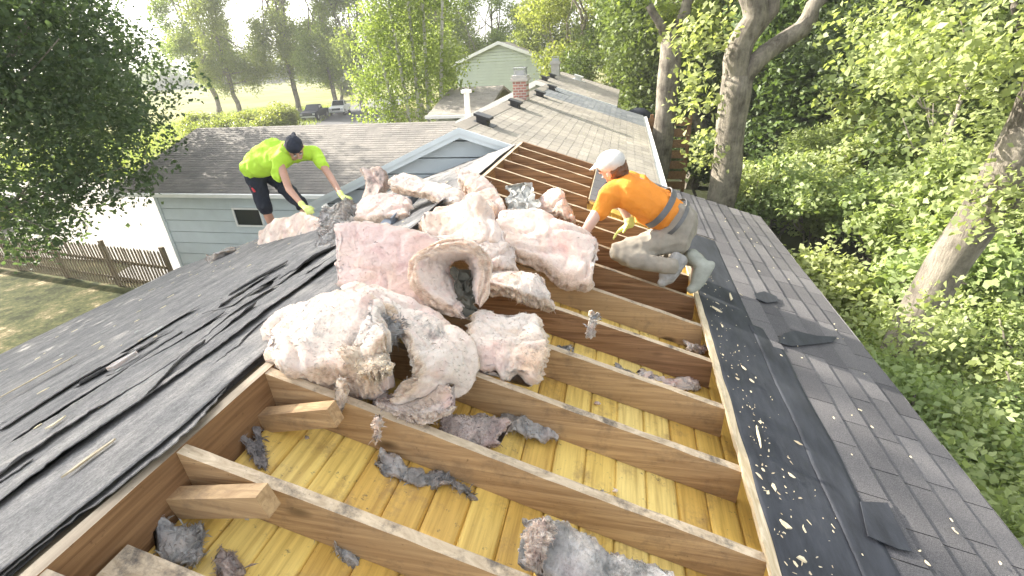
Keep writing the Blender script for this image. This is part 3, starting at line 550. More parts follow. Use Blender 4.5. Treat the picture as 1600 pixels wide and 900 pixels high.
# ------------------------------------------------------------ pickup truck and trailer, far
def truck(loc, rz, paint, label):
    t = empty('pickup_truck', (0, 0, 0), label=label, cat='pickup truck')
    b = MB()
    pr = [(-2.7, .55), (-2.7, 1.05), (-.9, 1.05), (-.9, .55)]
    def ex(prof, w_, mi=0, bb=None, tw=None):
        bb = bb; n_ = len(prof); vs = [(x, -w_, z) for x, z in prof] + [(x, w_, z) for x, z in prof]
        if tw: vs = [(x, -tw[i], z) for i, (x, z) in enumerate(prof)] + [(x, tw[i], z) for i, (x, z) in enumerate(prof)]
        bb.add(vs, [tuple(range(n_)), tuple(range(n_, 2 * n_))[::-1]] + [(i, (i + 1) % n_, n_ + (i + 1) % n_, n_ + i) for i in range(n_)])
    body = [(-2.75, .5), (-2.75, 1.1), (-.85, 1.12), (1.0, 1.12), (2.5, 1.02), (2.7, .8), (2.7, .5), (2.2, .42), (-2.2, .42)]
    ex(body, .95, bb=b); b.build('body', paint, t)
    cab = [(-.85, 1.12), (-.7, 1.72), (.35, 1.76), (1.05, 1.12)]; b = MB(); ex(cab, .8, bb=b, tw=[.88, .72, .72, .88]); b.build('cab', paint, t)
    b = MB(); b.hexa([(.36, -.68, 1.72), (.36, .68, 1.72), (.98, .8, 1.16), (.98, -.8, 1.16), (.40, -.68, 1.75), (.40, .68, 1.75), (1.03, .8, 1.17), (1.03, -.8, 1.17)]); b.build('windscreen', MT['glass'], t)
    for s_ in (-1, 1):
        b = MB(); b.hexa([(-.6, s_ * .84, 1.2), (.7, s_ * .86, 1.2), (.3, s_ * .75, 1.66), (-.55, s_ * .75, 1.66), (-.6, s_ * .87, 1.2), (.7, s_ * .89, 1.2), (.3, s_ * .78, 1.66), (-.55, s_ * .78, 1.66)]); b.build('window', MT['glass'], t)
        b = MB(); b.box(2.66, 2.73, s_ * .75 - .14, s_ * .75 + .14, .72, .9); b.build('headlight', MT['metal'], t)
        for x in (-1.75, 1.75):
            b = MB(); b.tube([(x, s_ * .74, .4), (x, s_ * .97, .4)], [.4, .4], 18); wh = b.build('wheel', MT['darkmetal'], t); b = MB(); b.tube([(x, s_ * .96, .4), (x, s_ * .985, .4)], [.23, .2], 12); b.build('rim', MT['metal'], wh)
    b = MB(); b.box(2.69, 2.76, -.85, .85, .45, .62); b.build('bumper', MT['metal'], t)
    b = MB(); b.box(2.68, 2.72, -.55, .55, .68, .95); b.build('grille', MT['darkmetal'], t)
    t.location = loc; t.rotation_euler.z = rz; return t
p = atZ(533, 178, GZ + .16); truck((p.x, p.y, GZ + .16), math.radians(-70), MT['white'], 'white pickup truck parked on the street past the garage roof')
p = atZ(494, 186, GZ + .16); truck((p.x, p.y, GZ + .16), math.radians(-75), MT['navy'], 'dark pickup truck parked left of the white one')
# ------------------------------------------------------------ trees
def leaves(name, lobes, nspray, per, leaf, seed, spread=.3, flat=.35, shell=.45, droop=0.):
    """lobes: (centre, radii). Sprays of small bent leaves spread through each lobe's volume."""
    g = np.random.default_rng(seed); vol = np.array([np.prod(r) ** (2 / 3) for _, r in lobes]); cnt = np.maximum(3, (nspray * vol / vol.sum()).astype(int)); SC = []
    for (c, r), k in zip(lobes, cnt):
        d = g.normal(size=(k, 3)); d /= np.linalg.norm(d, axis=1)[:, None]; rad = shell + (1 - shell) * g.random(k) ** .6
        rad *= 1 + .22 * np.sin(d[:, 0] * 5 + seed) * np.cos(d[:, 1] * 4 + d[:, 2] * 6)
        SC.append(np.asarray(c) + d * rad[:, None] * np.asarray(r))
    SC = np.concatenate(SC); k = len(SC); st = g.random(k)
    nv = g.normal(size=(k, 3)) * .5 + np.array([-.35, -.1, .9]); nv /= np.linalg.norm(nv, axis=1)[:, None]
    ax = np.cross(nv, g.normal(size=(k, 3))); ax /= np.linalg.norm(ax, axis=1)[:, None]; ay = np.cross(nv, ax)
    a = g.random((k, per)) * 2 * np.pi; rr = spread * np.sqrt(g.random((k, per))) * (.6 + .8 * g.random((k, 1)))
    P = SC[:, None] + ax[:, None] * (rr * np.cos(a))[..., None] + ay[:, None] * (rr * np.sin(a))[..., None] + nv[:, None] * (g.normal(size=(k, per)) * spread * flat)[..., None]
    P[..., 2] -= droop * rr
    P = P.reshape(-1, 3); n = len(P); L = leaf * (.6 + .8 * g.random(n)); nn = np.repeat(nv, per, 0) + g.normal(size=(n, 3)) * .55; nn /= np.linalg.norm(nn, axis=1)[:, None]
    u = np.cross(nn, g.normal(size=(n, 3))); u /= np.linalg.norm(u, axis=1)[:, None]; v = np.cross(nn, u)
    u *= L[:, None]; v *= (L * .36)[:, None]; lift = nn * (L * .12)[:, None]
    V = np.stack([P - u * .5, P + v * .9 + lift - u * .05, P + u * .5, P - v * .9 + lift + u * .08], 1).reshape(-1, 3)
    me = bpy.data.meshes.new(name); me.vertices.add(n * 4); me.vertices.foreach_set('co', V.ravel()); me.loops.add(n * 4); me.loops.foreach_set('vertex_index', np.arange(n * 4))
    me.polygons.add(n); me.polygons.foreach_set('loop_start', np.arange(n) * 4); me.polygons.foreach_set('loop_total', np.full(n, 4)); me.update()
    tint = np.clip(np.repeat(st, per) * .6 + g.random(n) * .4, 0, 1); fattr(me, np.repeat(tint, 4)); return me
def trunk_mesh(base, top, r0, r1, forks, lobes=(), seed=0, wob=.25, n=12):
    b = MB(); base, top = Vector(base), Vector(top); r = random.Random(seed)
    def path(a, c, ra, rc, k=9, wb=wob):
        pts = []; rad = []
        for i in range(k + 1):
            t = i / k; p = a.lerp(c, t); p = p + Vector((noise.noise(Vector((t * 2.3, seed, 1))), noise.noise(Vector((t * 2.3, seed, 7))), 0)) * wb * math.sin(math.pi * t); pts.append(p); rad.append(ra + (rc - ra) * t)
        return pts, rad
    pts, rad = path(base, top, r0, r1, 12); rad[0] *= 1.35; rad[1] *= 1.1; b.tube(pts, rad, n, rough=.25)
    for (c, ra, rc) in forks:
        p2, q2 = path(top - Vector((0, 0, r1 * .6)), Vector(c), ra, rc, 8, .5); b.tube(p2, q2, 10, rough=.2)
    for (c, rr) in lobes:
        t = r.uniform(.35, 1.); st = base.lerp(top, t) if not forks or r.random() < .4 else top.lerp(Vector(r.choice(forks)[0]), r.uniform(.2, 1)); p2, q2 = path(st, Vector(c), r1 * .35, .02, 7, .6); b.tube(p2, q2, 6)
        for _ in range(3):
            e = Vector(c) + Vector([r.uniform(-1, 1) * q * .8 for q in rr]); p3, q3 = path(p2[4], e, .03, .01, 5, .3); b.tube(p3, q3, 5)
    return b.mesh('trunk')
def tree(name, label, cat, base, trunk, crown, mc, mt, group=None):
    t = empty(name, base, label=label, cat=cat, group=group); link('trunk', trunk, mt, t, smooth=True)
    c = link('crown', crown, mc, t); return t
# large shading tree at left (trunk outside the frame)
LT = [((-12.6, 10.2, 1.2), (2.6, 2.5, 2.6)), ((-12.2, 7.4, .2), (3.0, 2.6, 2.4)), ((-13.5, 9, 3.6), (3.2, 3.2, 2.6)), ((-11, 5.0, 3.2), (3., 2.6, 2.6)), ((-12.5, 5.5, 5.7), (3.2, 3.6, 2.5)), ((-12.5, 1.5, 5.8), (3., 3., 2.6)), ((-12, 3.6, 6.6), (2.4, 3.4, 1.7)), ((-10.6, 8.6, 2.2), (1.7, 2.0, 1.8)), ((-14.6, 11.8, .6), (2, 1.6, 2.)), ((-11.2, 9.0, -.9), (1.3, 1.5, .9)), ((-17.6, 14.6, 2.2), (2.8, 2.6, 2.6)), ((-16.2, 13.4, .2), (2.0, 1.8, 1.6)), ((-18, 14, 5), (2.6, 2.6, 2)), ((-13.2, 8.6, -1.9), (1.6, 1.4, .9))]
tree('shade_tree', 'large dark leafy tree hanging over the driveway at the left edge', 'tree', (-14.5, 5.5, GZ), trunk_mesh((-14.5, 5.5, GZ), (-13.8, 6.3, 0), .38, .26, [((-12.5, 7, 5), .2, .06), ((-13, 10, 3), .16, .05), ((-11.5, 3.5, 6), .16, .05)], LT, 3), leaves('crown', LT, 3900, 26, .125, 21, .42, .3, .2, .5), MT['darkleaf'], MT['bark'])
# trunks that stand among the right-hand woods
def vert(u, v, z): p = atZ(u, v, z); return p
p2 = atY(1124, 312, 11.0); q2 = atY(1152, 118, 11.0)
TL = [((p2.x - .7, p2.y - .5, .4), (.6, .6, .9)), ((p2.x - .9, p2.y - .3, 1.4), (.7, .7, .7)), ((p2.x - .5, p2.y - .2, -.9), (.5, .5, .7)), ((p2.x - 2, p2.y + 1, 5.4), (2.4, 2.2, 1.2)), ((p2.x + 2, p2.y + 1, 7.0), (3, 3, 1.6))]
tree('oak_tree', 'thick pale oak trunk forking in two right behind the far roof edge', 'tree', (p2.x, p2.y, GZ), trunk_mesh((p2.x, p2.y, GZ), (q2.x, q2.y, q2.z), .29, .29, [(tuple(atY(1172, -40, 11)), .25, .2), (tuple(atY(1290, -10, 11.2)), .2, .13), (tuple(atY(1215, -60, 11.1)), .13, .1)], (), 5, .15, 14), leaves('crown', TL, 420, 14, .13, 5, .3, .35, .2), MT['bright'], MT['bark'])
p1 = atY(1030, 222, 15.5); q1 = atY(1052, 62, 15.5)
TL = [((p1.x - .5, p1.y, 6.2), (1.8, 1.8, 1.2)), ((p1.x + .5, p1.y + .5, 1.5), (.9, .8, .8)), ((p1.x - 1.4, p1.y + .6, 3.6), (1.5, 1.3, 1.3))]
tree('oak_tree', 'slimmer crooked trunk with two upward limbs beside the far roof corner', 'tree', (p1.x, p1.y, GZ), trunk_mesh((p1.x, p1.y, GZ), tuple(q1), .3, .3, [(tuple(atY(1014, 8, 15.4)), .14, .1), (tuple(atY(1082, -20, 15.5)), .2, .12)], (), 8, .25, 12), leaves('crown', TL, 420, 14, .2, 6, .42, .35, .2), MT['birchleaf'], MT['bark'])
p3 = atY(1420, 570, 5.6); q3 = atY(1612, 100, 5.6)
TL = [((p3.x + .2, p3.y - .5, -.35), (.7, .5, .4)), ((p3.x - .5, p3.y - .7, -1.6), (.55, .5, .35)), ((p3.x - .3, p3.y + .5, 2.6), (1.6, 1.4, .8)), ((p3.x + 1.2, p3.y + .9, 3.2), (1.6, 1.6, .8)), (tuple(atY(1450, 110, 5.9)), (.7, .6, .45)), (tuple(atY(1530, 70, 5.2)), (.7, .5, .4)), (tuple(atY(1400, 50, 6.6)), (.8, .6, .5)), (tuple(atY(1540, 210, 6.6)), (.5, .5, .4))]
tree('oak_tree', 'massive leaning pale oak trunk nearest the roof at the right edge', 'tree', (p3.x, p3.y, GZ), trunk_mesh((p3.x, p3.y, GZ), tuple(p3.lerp(q3, 2.0)), .20, .165, [((q3.x + 1.5, q3.y, 8), .15, .1)], (), 9, .35, 18), leaves('crown', TL, 900, 16, .07, 7, .22, .3, .2), MT['bright'], MT['bark'])
b = MB(); q = Vector((p3.x - .1, p3.y + .0, -.55))
b.tube([q + Vector((.1, 0, 0)), q + Vector((.7, -.4, .1)), q + Vector((1.5, -.7, .35))], [.045, .03, .015], 7); o = b.build('limb', MT['deadwood'], bpy.data.objects['oak_tree.002'])
p4 = vert(1345, 215, -2.2)
tree('oak_tree', 'dark distant leaning trunk between the two pale oaks', 'tree', (p4.x, p4.y, GZ), trunk_mesh((p4.x - .6, p4.y, GZ), (p4.x + .5, p4.y, 4.), .42, .27, [((p4.x + 2, p4.y, 8), .2, .1)], (), 11, .4, 12), leaves('crown', [((p4.x, p4.y, 6.5), (3, 3, 2)), ((p4.x + 1.5, p4.y + 1, 3.2), (1.6, 1.6, 1.))], 500, 14, .2, 8, .4), MT['oak'], MT['bark'])
# bare sapling
p5 = vert(1478, 215, -.6)
sp = MB(); sp.tube([(p5.x, p5.y, GZ), (p5.x, p5.y, -1), (p5.x + .05, p5.y, .9)], [.06, .045, .02], 7)
r = random.Random(5)
for k in range(9):
    z0 = -.9 + .22 * k; a = r.uniform(2.2, 4.2); L_ = r.uniform(.4, 1.0); q0 = Vector((p5.x, p5.y, z0)); q1 = q0 + Vector((math.cos(a) * L_ * .6, math.sin(a) * .2, .15)); q2 = q0 + Vector((math.cos(a) * L_, math.sin(a) * .3, .45 + r.random() * .3)); sp.tube([q0, q1, q2], [.02, .013, .005], 5); sp.tube([q1, q1 + Vector((-.15, .1, .35))], [.01, .004], 4)
sp.build('bare_sapling', MT['deadwood'], smooth=True, label='bare leafless sapling with pale twigs in front of the dark woods', cat='sapling')
# understory shrubs and young oaks right below the eave
def bush_lobes(c, R_, n, seed, hz=.7):
    r = random.Random(seed); L_ = []
    for _ in range(n):
        a = r.uniform(0, 6.283); q = R_ * math.sqrt(r.random()); L_.append(((c[0] + math.cos(a) * q, c[1] + math.sin(a) * q, c[2] + r.uniform(-.5, .5) * R_ * hz), (R_ * r.uniform(.3, .5), R_ * r.uniform(.3, .5), R_ * r.uniform(.22, .36))))
    return L_
SH = [(1215, 300, -2.2, 1.3, 'pale bright shrub touching the far half of the eave', 'bright'), (1290, 330, -2.3, 1.5, 'big bright green shrub left of the leaning oak', 'bright'), (1385, 330, -1.9, 1.2, 'leafy young oak right in front of the leaning trunk', 'bright'),
      (1310, 250, -2.0, 1.6, 'leafy green shrub in the middle of the woods edge', 'bright'), (1420, 240, -1.3, 1.1, 'sunlit green shrub below the bare sapling', 'bright'), (1340, 470, -2.7, 1.2, 'green shrub low beside the middle of the eave', 'bright'),
      (1500, 560, -2.7, 1.3, 'bright leafy shrub right of the leaning trunk base', 'bright'), (1560, 440, -2.1, 1.2, 'green shrub at the right edge beside the oak trunk', 'bright'), (1490, 700, -2.35, 1.0, 'yellow-green shrub a little above the lower right corner', 'bright'), (1590, 640, -2.7, 1.3, 'shrub on the right border below the oak', 'bright'), (1430, 620, -2.6, 1.0, 'low bright shrub pressed to the middle of the eave', 'bright'),
      (1580, 800, -2.2, .9, 'green shrub in the bottom right corner by the eave', 'bright'), (1560, 300, -1.1, 1.2, 'shrub just right of the leaning trunk', 'bright'), (1190, 200, -2.2, 1.6, 'mid green shrub between the forked and the slim trunk', 'oak'), (1090, 250, -3., 1.7, 'dark green shrub behind the slim trunk', 'oak'), (1480, 330, -2.4, 1.3, 'green shrub behind the leaning oak', 'oak')]
for k, (u, v, z, R_, lab, mm) in enumerate(SH):
    p = atZ(u, v, z); L_ = bush_lobes((p.x, p.y, p.z), R_, 11, 50 + k); dist = (p - Vector(CAM)).length; lf = .064 if dist < 9 else .105
    n_sp = int(620 * R_ * R_ / (lf / .085) ** 2 * 1.0)
    tree('shrub', lab, 'shrub', (p.x, p.y, GZ), trunk_mesh((p.x, p.y, GZ), (p.x, p.y, p.z - .3), .06, .04, (), L_[:5], k, .3, 7), leaves('crown', L_, n_sp, 13, lf, 60 + k, .2, .4, .15), MT[mm], MT['bark'], group='shrubs at the edge of the woods')
# upper overhanging branch of an oak outside the frame, right top
q = [((9.2, 9.5, 2.6), (1.7, 1.3, .8)), ((8.0, 8.8, 1.9), (1.2, 1.2, .6)), ((10.5, 9, 3.6), (2., 1.4, .9)), ((7.6, 9.6, 3.4), (1.3, 1.2, .6))]
tree('oak_tree', 'oak at the top right whose leafy boughs reach in front of the dark woods', 'tree', (13, 9.5, GZ), trunk_mesh((13, 9.5, GZ), (12.8, 9.5, 2), .3, .2, [((9.5, 9.3, 2.4), .1, .03), ((12, 9, 6), .15, .08)], q, 15), leaves('crown', q + [((12, 9, 6), (3, 3, 2))], 2600, 14, .085, 80, .24, .35, .2), MT['bright'], MT['bark'])
# woods behind: three crown kinds, copied
def wood_proto(seed, h, R_, leaf, ns):
    r = random.Random(seed); L_ = []
    for k in range(16):
        a = r.uniform(0, 6.283); q_ = R_ * r.uniform(.1, .8); z = r.uniform(.12, 1) * h; L_.append(((math.cos(a) * q_, math.sin(a) * q_, z), (R_ * r.uniform(.3, .5), R_ * r.uniform(.3, .5), R_ * r.uniform(.2, .34))))
    return trunk_mesh((0, 0, 0), (r.uniform(-.4, .4), 0, h * .6), .3, .16, [((.8, .5, h * .9), .12, .03), ((-1, .3, h * .85), .12, .03)], L_[:6], seed, .6, 9), leaves('crown', L_, ns, 12, leaf, seed, leaf * 2.4, .4, .25)
WP = [wood_proto(101, 13, 4.2, .20, 2600), wood_proto(102, 15, 4.6, .22, 2600), wood_proto(103, 10, 3.6, .18, 2200)]
rank = {}
def airy_proto(seed, h, R_):
    r = random.Random(seed); L_ = []
    for k in range(34):
        a = r.uniform(0, 6.283); z = r.uniform(.2, 1); q_ = R_ * r.uniform(.1, 1.) * (1.15 - .75 * abs(z - .5)); L_.append(((math.cos(a) * q_, math.sin(a) * q_, z * h), (R_ * r.uniform(.16, .34), R_ * r.uniform(.16, .34), R_ * r.uniform(.2, .42))))
    fk = [((R_ * .4, .3, h * .85), .13, .03), ((-R_ * .45, -.3, h * .8), .13, .03), ((0, .6, h * .95), .14, .03)]
    return trunk_mesh((0, 0, 0), (r.uniform(-.4, .4), 0, h * .38), .3, .2, fk, L_[:14], seed, .6, 9), leaves('crown', L_, 3000, 12, .2, seed, .75, .5, .05)
WP += [airy_proto(111, 15, 4.4), airy_proto(112, 17, 4.0)]
for tm, cm in WP: tm.materials.append(MT['bark']); cm.materials.append(MT['oak'])
far = [(3.2, 27, 1, 'oak'), (-1.5, 33, 0, 'birchleaf'), (6.5, 23, 0, 'oak'), (10, 20, 1, 'oak'), (5, 32, 1, 'birchleaf'), (11, 27, 0, 'oak'), (14.5, 18, 0, 'darkleaf'), (17, 24, 1, 'darkleaf'), (14, 12.5, 1, 'oak'), (19, 15, 0, 'darkleaf'), (21, 10, 1, 'darkleaf'), (17, 7.5, 0, 'oak'), (15, 3, 1, 'oak'), (13, -1, 2, 'oak'), (9.8, 16.5, 2, 'darkleaf'), (8.0, 24.5, 2, 'darkleaf'), (1, 40, 0, 'birchleaf'), (10, 37, 1, 'oak'), (-4, 46, 1, 'birchleaf'), (20, 30, 0, 'darkleaf'), (9, 12.2, 2, 'oak'), (24, 19, 1, 'darkleaf'), (4.5, 23.5, 2, 'oak'), (1.2, 29.5, 2, 'oak'), (11.5, 14.5, 1, 'bright'), (15.5, 10, 0, 'bright'), (8.5, 19, 0, 'oak'), (18, 12, 1, 'bright'), (6.2, 27, 1, 'birchleaf')]
def wood_label(x, y, mm):
    d = CM @ (np.array([x, y, 1.]) - CAM); u = 800 + FPX * d[0] / max(d[2], .1)
    for lim, w_ in ((770, 'left of the green house gable'), (840, 'behind the green house'), (900, 'behind the white chimney'), (960, 'above the far pale roof'), (1020, 'left of the slim trunk'), (1080, 'behind the slim trunk'), (1150, 'left of the forked oak'), (1230, 'right of the forked oak'), (1310, 'under the right limb of the forked oak'), (1400, 'behind the dark leaning trunk'), (1500, 'behind the bare sapling'), (1620, 'behind the pale leaning oak'), (9999, 'past the right border')):
        if u < lim: break
    k = rank.get(w_, 0); rank[w_] = k + 1
    return ('dark' if mm == 'darkleaf' else 'mid green' if mm == 'oak' else 'bright green') + ' woodland tree ' + w_ + ('', ', in a further row', ', among the farthest', ', tucked behind the others', ', lowest of them', ', thinnest of them', ', with the widest crown')[min(k, 6)]
far.sort(key=lambda q: q[1]); far = [q for q in far if (CM @ (np.array([q[0], q[1], 1.]) - CAM))[0] < 1.45 * (CM @ (np.array([q[0], q[1], 1.]) - CAM))[2]]
for k, (x, y, kd, mm) in enumerate(far):
    tm, cm = WP[kd]; t = empty('woodland_tree', (x, y, GZ), label=wood_label(x, y, mm), cat='tree', group='trees of the woods')
    cm2 = cm if not cm.materials or cm.materials[0] == MT[mm] else None
    for nm, me, m_ in (('trunk', tm, MT['bark']), ('crown', cm, MT[mm])):
        o = bpy.data.objects.new(nm, me); C.objects.link(o); o.parent = t
        if not me.materials: me.materials.append(m_)
        o.material_slots[0].link = 'OBJECT'; o.material_slots[0].material = m_
    t.rotation_euler.z = k * 1.7; s_ = .85 + .3 * ((k * 37) % 10) / 10; t.scale = (s_, s_, s_)
# left middle distance: birch, airy trees, bushes
bp = atY(655, 192, 20.0); bp = Vector((bp.x, 20, 0))
BL = [((bp.x + dx * .85, 20 + dy, z * .88), (rx, rx, rz)) for dx, dy, z, rx, rz in ((-1.9, 0, -.6, 1.3, 1.2), (-1.2, .3, 1.3, 1.4, 1.3), (.2, 0, .2, 1.4, 1.5), (.9, .2, 2.2, 1.4, 1.4), (-.6, 0, 3.4, 1.5, 1.3), (1.6, 0, 1., 1.2, 1.3), (.6, 0, 5.0, 1.6, 1.2), (-1.6, .2, 5.0, 1.2, 1.), (1.8, .4, 3.9, 1., 1.1), (-1.8, 0, 2.6, 1.1, 1.), (-2.6, .2, .6, .9, .9), (-1.3, .2, -2.2, 1.2, 1.))]
bt = empty('birch_tree', (bp.x, 20, GZ), label='light green birch with several thin white stems behind the garage ridge', cat='tree')
b = MB()
for dx, tx in ((-.5, -1.5), (0, .2), (.45, 1.6), (.2, .8), (-.2, -.6)): b.tube([(bp.x + dx, 20, GZ), (bp.x + dx * 1.2 + tx * .3, 20, -1), (bp.x + tx, 20, 3), (bp.x + tx * 1.2, 20, 6)], [.10, .08, .055, .02], 8, rough=.2)
link('trunk', b.mesh('trunk'), MT['birchbark'], bt, smooth=True); link('crown', leaves('crown', BL, 1500, 13, .12, 90, .34, .5, .1, .6), MT['birchleaf'], bt)
for k, (x, y, kd, mm, s_, lab) in enumerate([(-33, 62, 3, 'birchleaf', 1.25, 'tall airy tree on the lawn left of the trucks'), (-24, 60, 4, 'birchleaf', 1.35, 'tall slim tree right behind the trucks'), (-38.5, 64, 4, 'birchleaf', 1.15, 'tall hazy tree with a forked dark trunk in the far group'), (-60, 66, 4, 'birchleaf', 1.3, 'hazy tall tree at the left end of the far group'), (-53, 62, 3, 'birchleaf', 1.15, 'tall airy tree second from the left in the far group'), (-46, 66, 4, 'birchleaf', 1.35, 'tall airy tree third from the left in the far group'), (-17, 50, 3, 'birchleaf', 1.1, 'tall pale tree behind the birch'), (-12.5, 55, 4, 'birchleaf', .9, 'tall pale tree between the birch and the green house'), (-28.5, 75, 3, 'birchleaf', 1.3, 'far tall tree in the middle of the hazy group'), (-52, 88, 2, 'oak', 1.0, 'low dark tree alone at the edge of the field'), (-46, 92, 2, 'oak', .9, 'small dark rounded tree standing by the far field')]):
    tm, cm = WP[kd]; t = empty('field_tree', (x, y, GZ), label=lab, cat='tree')
    for nm, me, m_ in (('trunk', tm, MT['bark']), ('crown', cm, MT[mm])):
        o = bpy.data.objects.new(nm, me); C.objects.link(o); o.parent = t; o.material_slots[0].link = 'OBJECT'; o.material_slots[0].material = m_
    t.rotation_euler.z = k * 2.1; t.scale = (s_, s_, s_)
for k, (x, y, R_, lab) in enumerate([(-34.5, 43.5, 3.2, 'wide yellow-green bush behind the left end of the garage ridge'), (-32.8, 41, 2.0, 'yellow-green bush just left of the street'), (-38.5, 42, 2.2, 'smaller pale bush at the edge of the field'), (-27.5, 15.5, 1.2, 'small bright yellow bush behind the driveway'), (-44, 46, 2.4, 'pale low bush farther out in the field')]):
    L_ = bush_lobes((x, y, GZ + R_ * .45), R_, 10, 200 + k, .5)
    tree('field_bush', lab, 'bush', (x, y, GZ), trunk_mesh((x, y, GZ), (x, y, GZ + .8), .08, .05, (), L_[:4], k, .3, 6), leaves('crown', L_, int(170 * R_ * R_), 12, .2, 210 + k, .4, .5, .1), MT['yellowleaf'], MT['bark'])
# distant wooded horizon
L_ = [((x, 210 + 14 * math.sin(x * .07), GZ + 3 + 2.5 * math.sin(x * .11)), (11, 6, 6 + 2 * math.sin(x * .3))) for x in range(-330, 120, 9)]
o = link('distant_woods', leaves('distant_woods', L_, 7000, 6, 1.6, 300, 2.2, .5, .1), MT['oak'], label='hazy line of far-off woods on the horizon beyond the field', cat='woods', kind='stuff')
# field grass
g = np.random.default_rng(4); n = 26000; X = g.uniform(-60, -14, n); Yv = g.uniform(24, 75, n) ; keep = ~((X > -46) & (X < -13) & (Yv > 30) & (Yv < 95) & (np.abs(X + 14 + (Yv - 34) * .42) < 12)) ; X, Yv = X[keep], Yv[keep]; n = len(X)
H_ = g.uniform(.25, .7, n); wv = g.normal(size=(n, 2)) * .05; ln_ = g.normal(size=(n, 2)) * .15; z0 = np.full(n, GZ)
V = np.stack([np.stack([X - wv[:, 0], Yv - wv[:, 1], z0], 1), np.stack([X + wv[:, 0], Yv + wv[:, 1], z0], 1), np.stack([X + ln_[:, 0], Yv + ln_[:, 1], z0 + H_], 1)], 1).reshape(-1, 3)
me = bpy.data.meshes.new('field_grass'); me.vertices.add(n * 3); me.vertices.foreach_set('co', V.ravel()); me.loops.add(n * 3); me.loops.foreach_set('vertex_index', np.arange(n * 3)); me.polygons.add(n); me.polygons.foreach_set('loop_start', np.arange(n) * 3); me.polygons.foreach_set('loop_total', np.full(n, 3)); me.update(); fattr(me, np.repeat(g.random(n), 3))
link('field_grass', me, MT['yellowleaf'], label='tall yellow-green grass covering the field', cat='grass', kind='stuff')
b = MB(); b.box(-720, 720, -70, 920, GZ - 1.2, 17); hz = b.build('haze', None, kind='stuff'); m = bpy.data.materials.new('haze'); m.use_nodes = True; m.node_tree.nodes.clear()
pv = N(m.node_tree, 'VolumePrincipled', Density=HAZE, Anisotropy=.1); pv.inputs['Color'].default_value = (.93, .95, .95, 1); ou = N(m.node_tree, 'OutputMaterial'); m.node_tree.links.new(pv.outputs[0], ou.inputs['Volume']); hz.data.materials.append(m)
hz['label'] = 'pale morning haze over the whole place'; hz['category'] = 'haze'
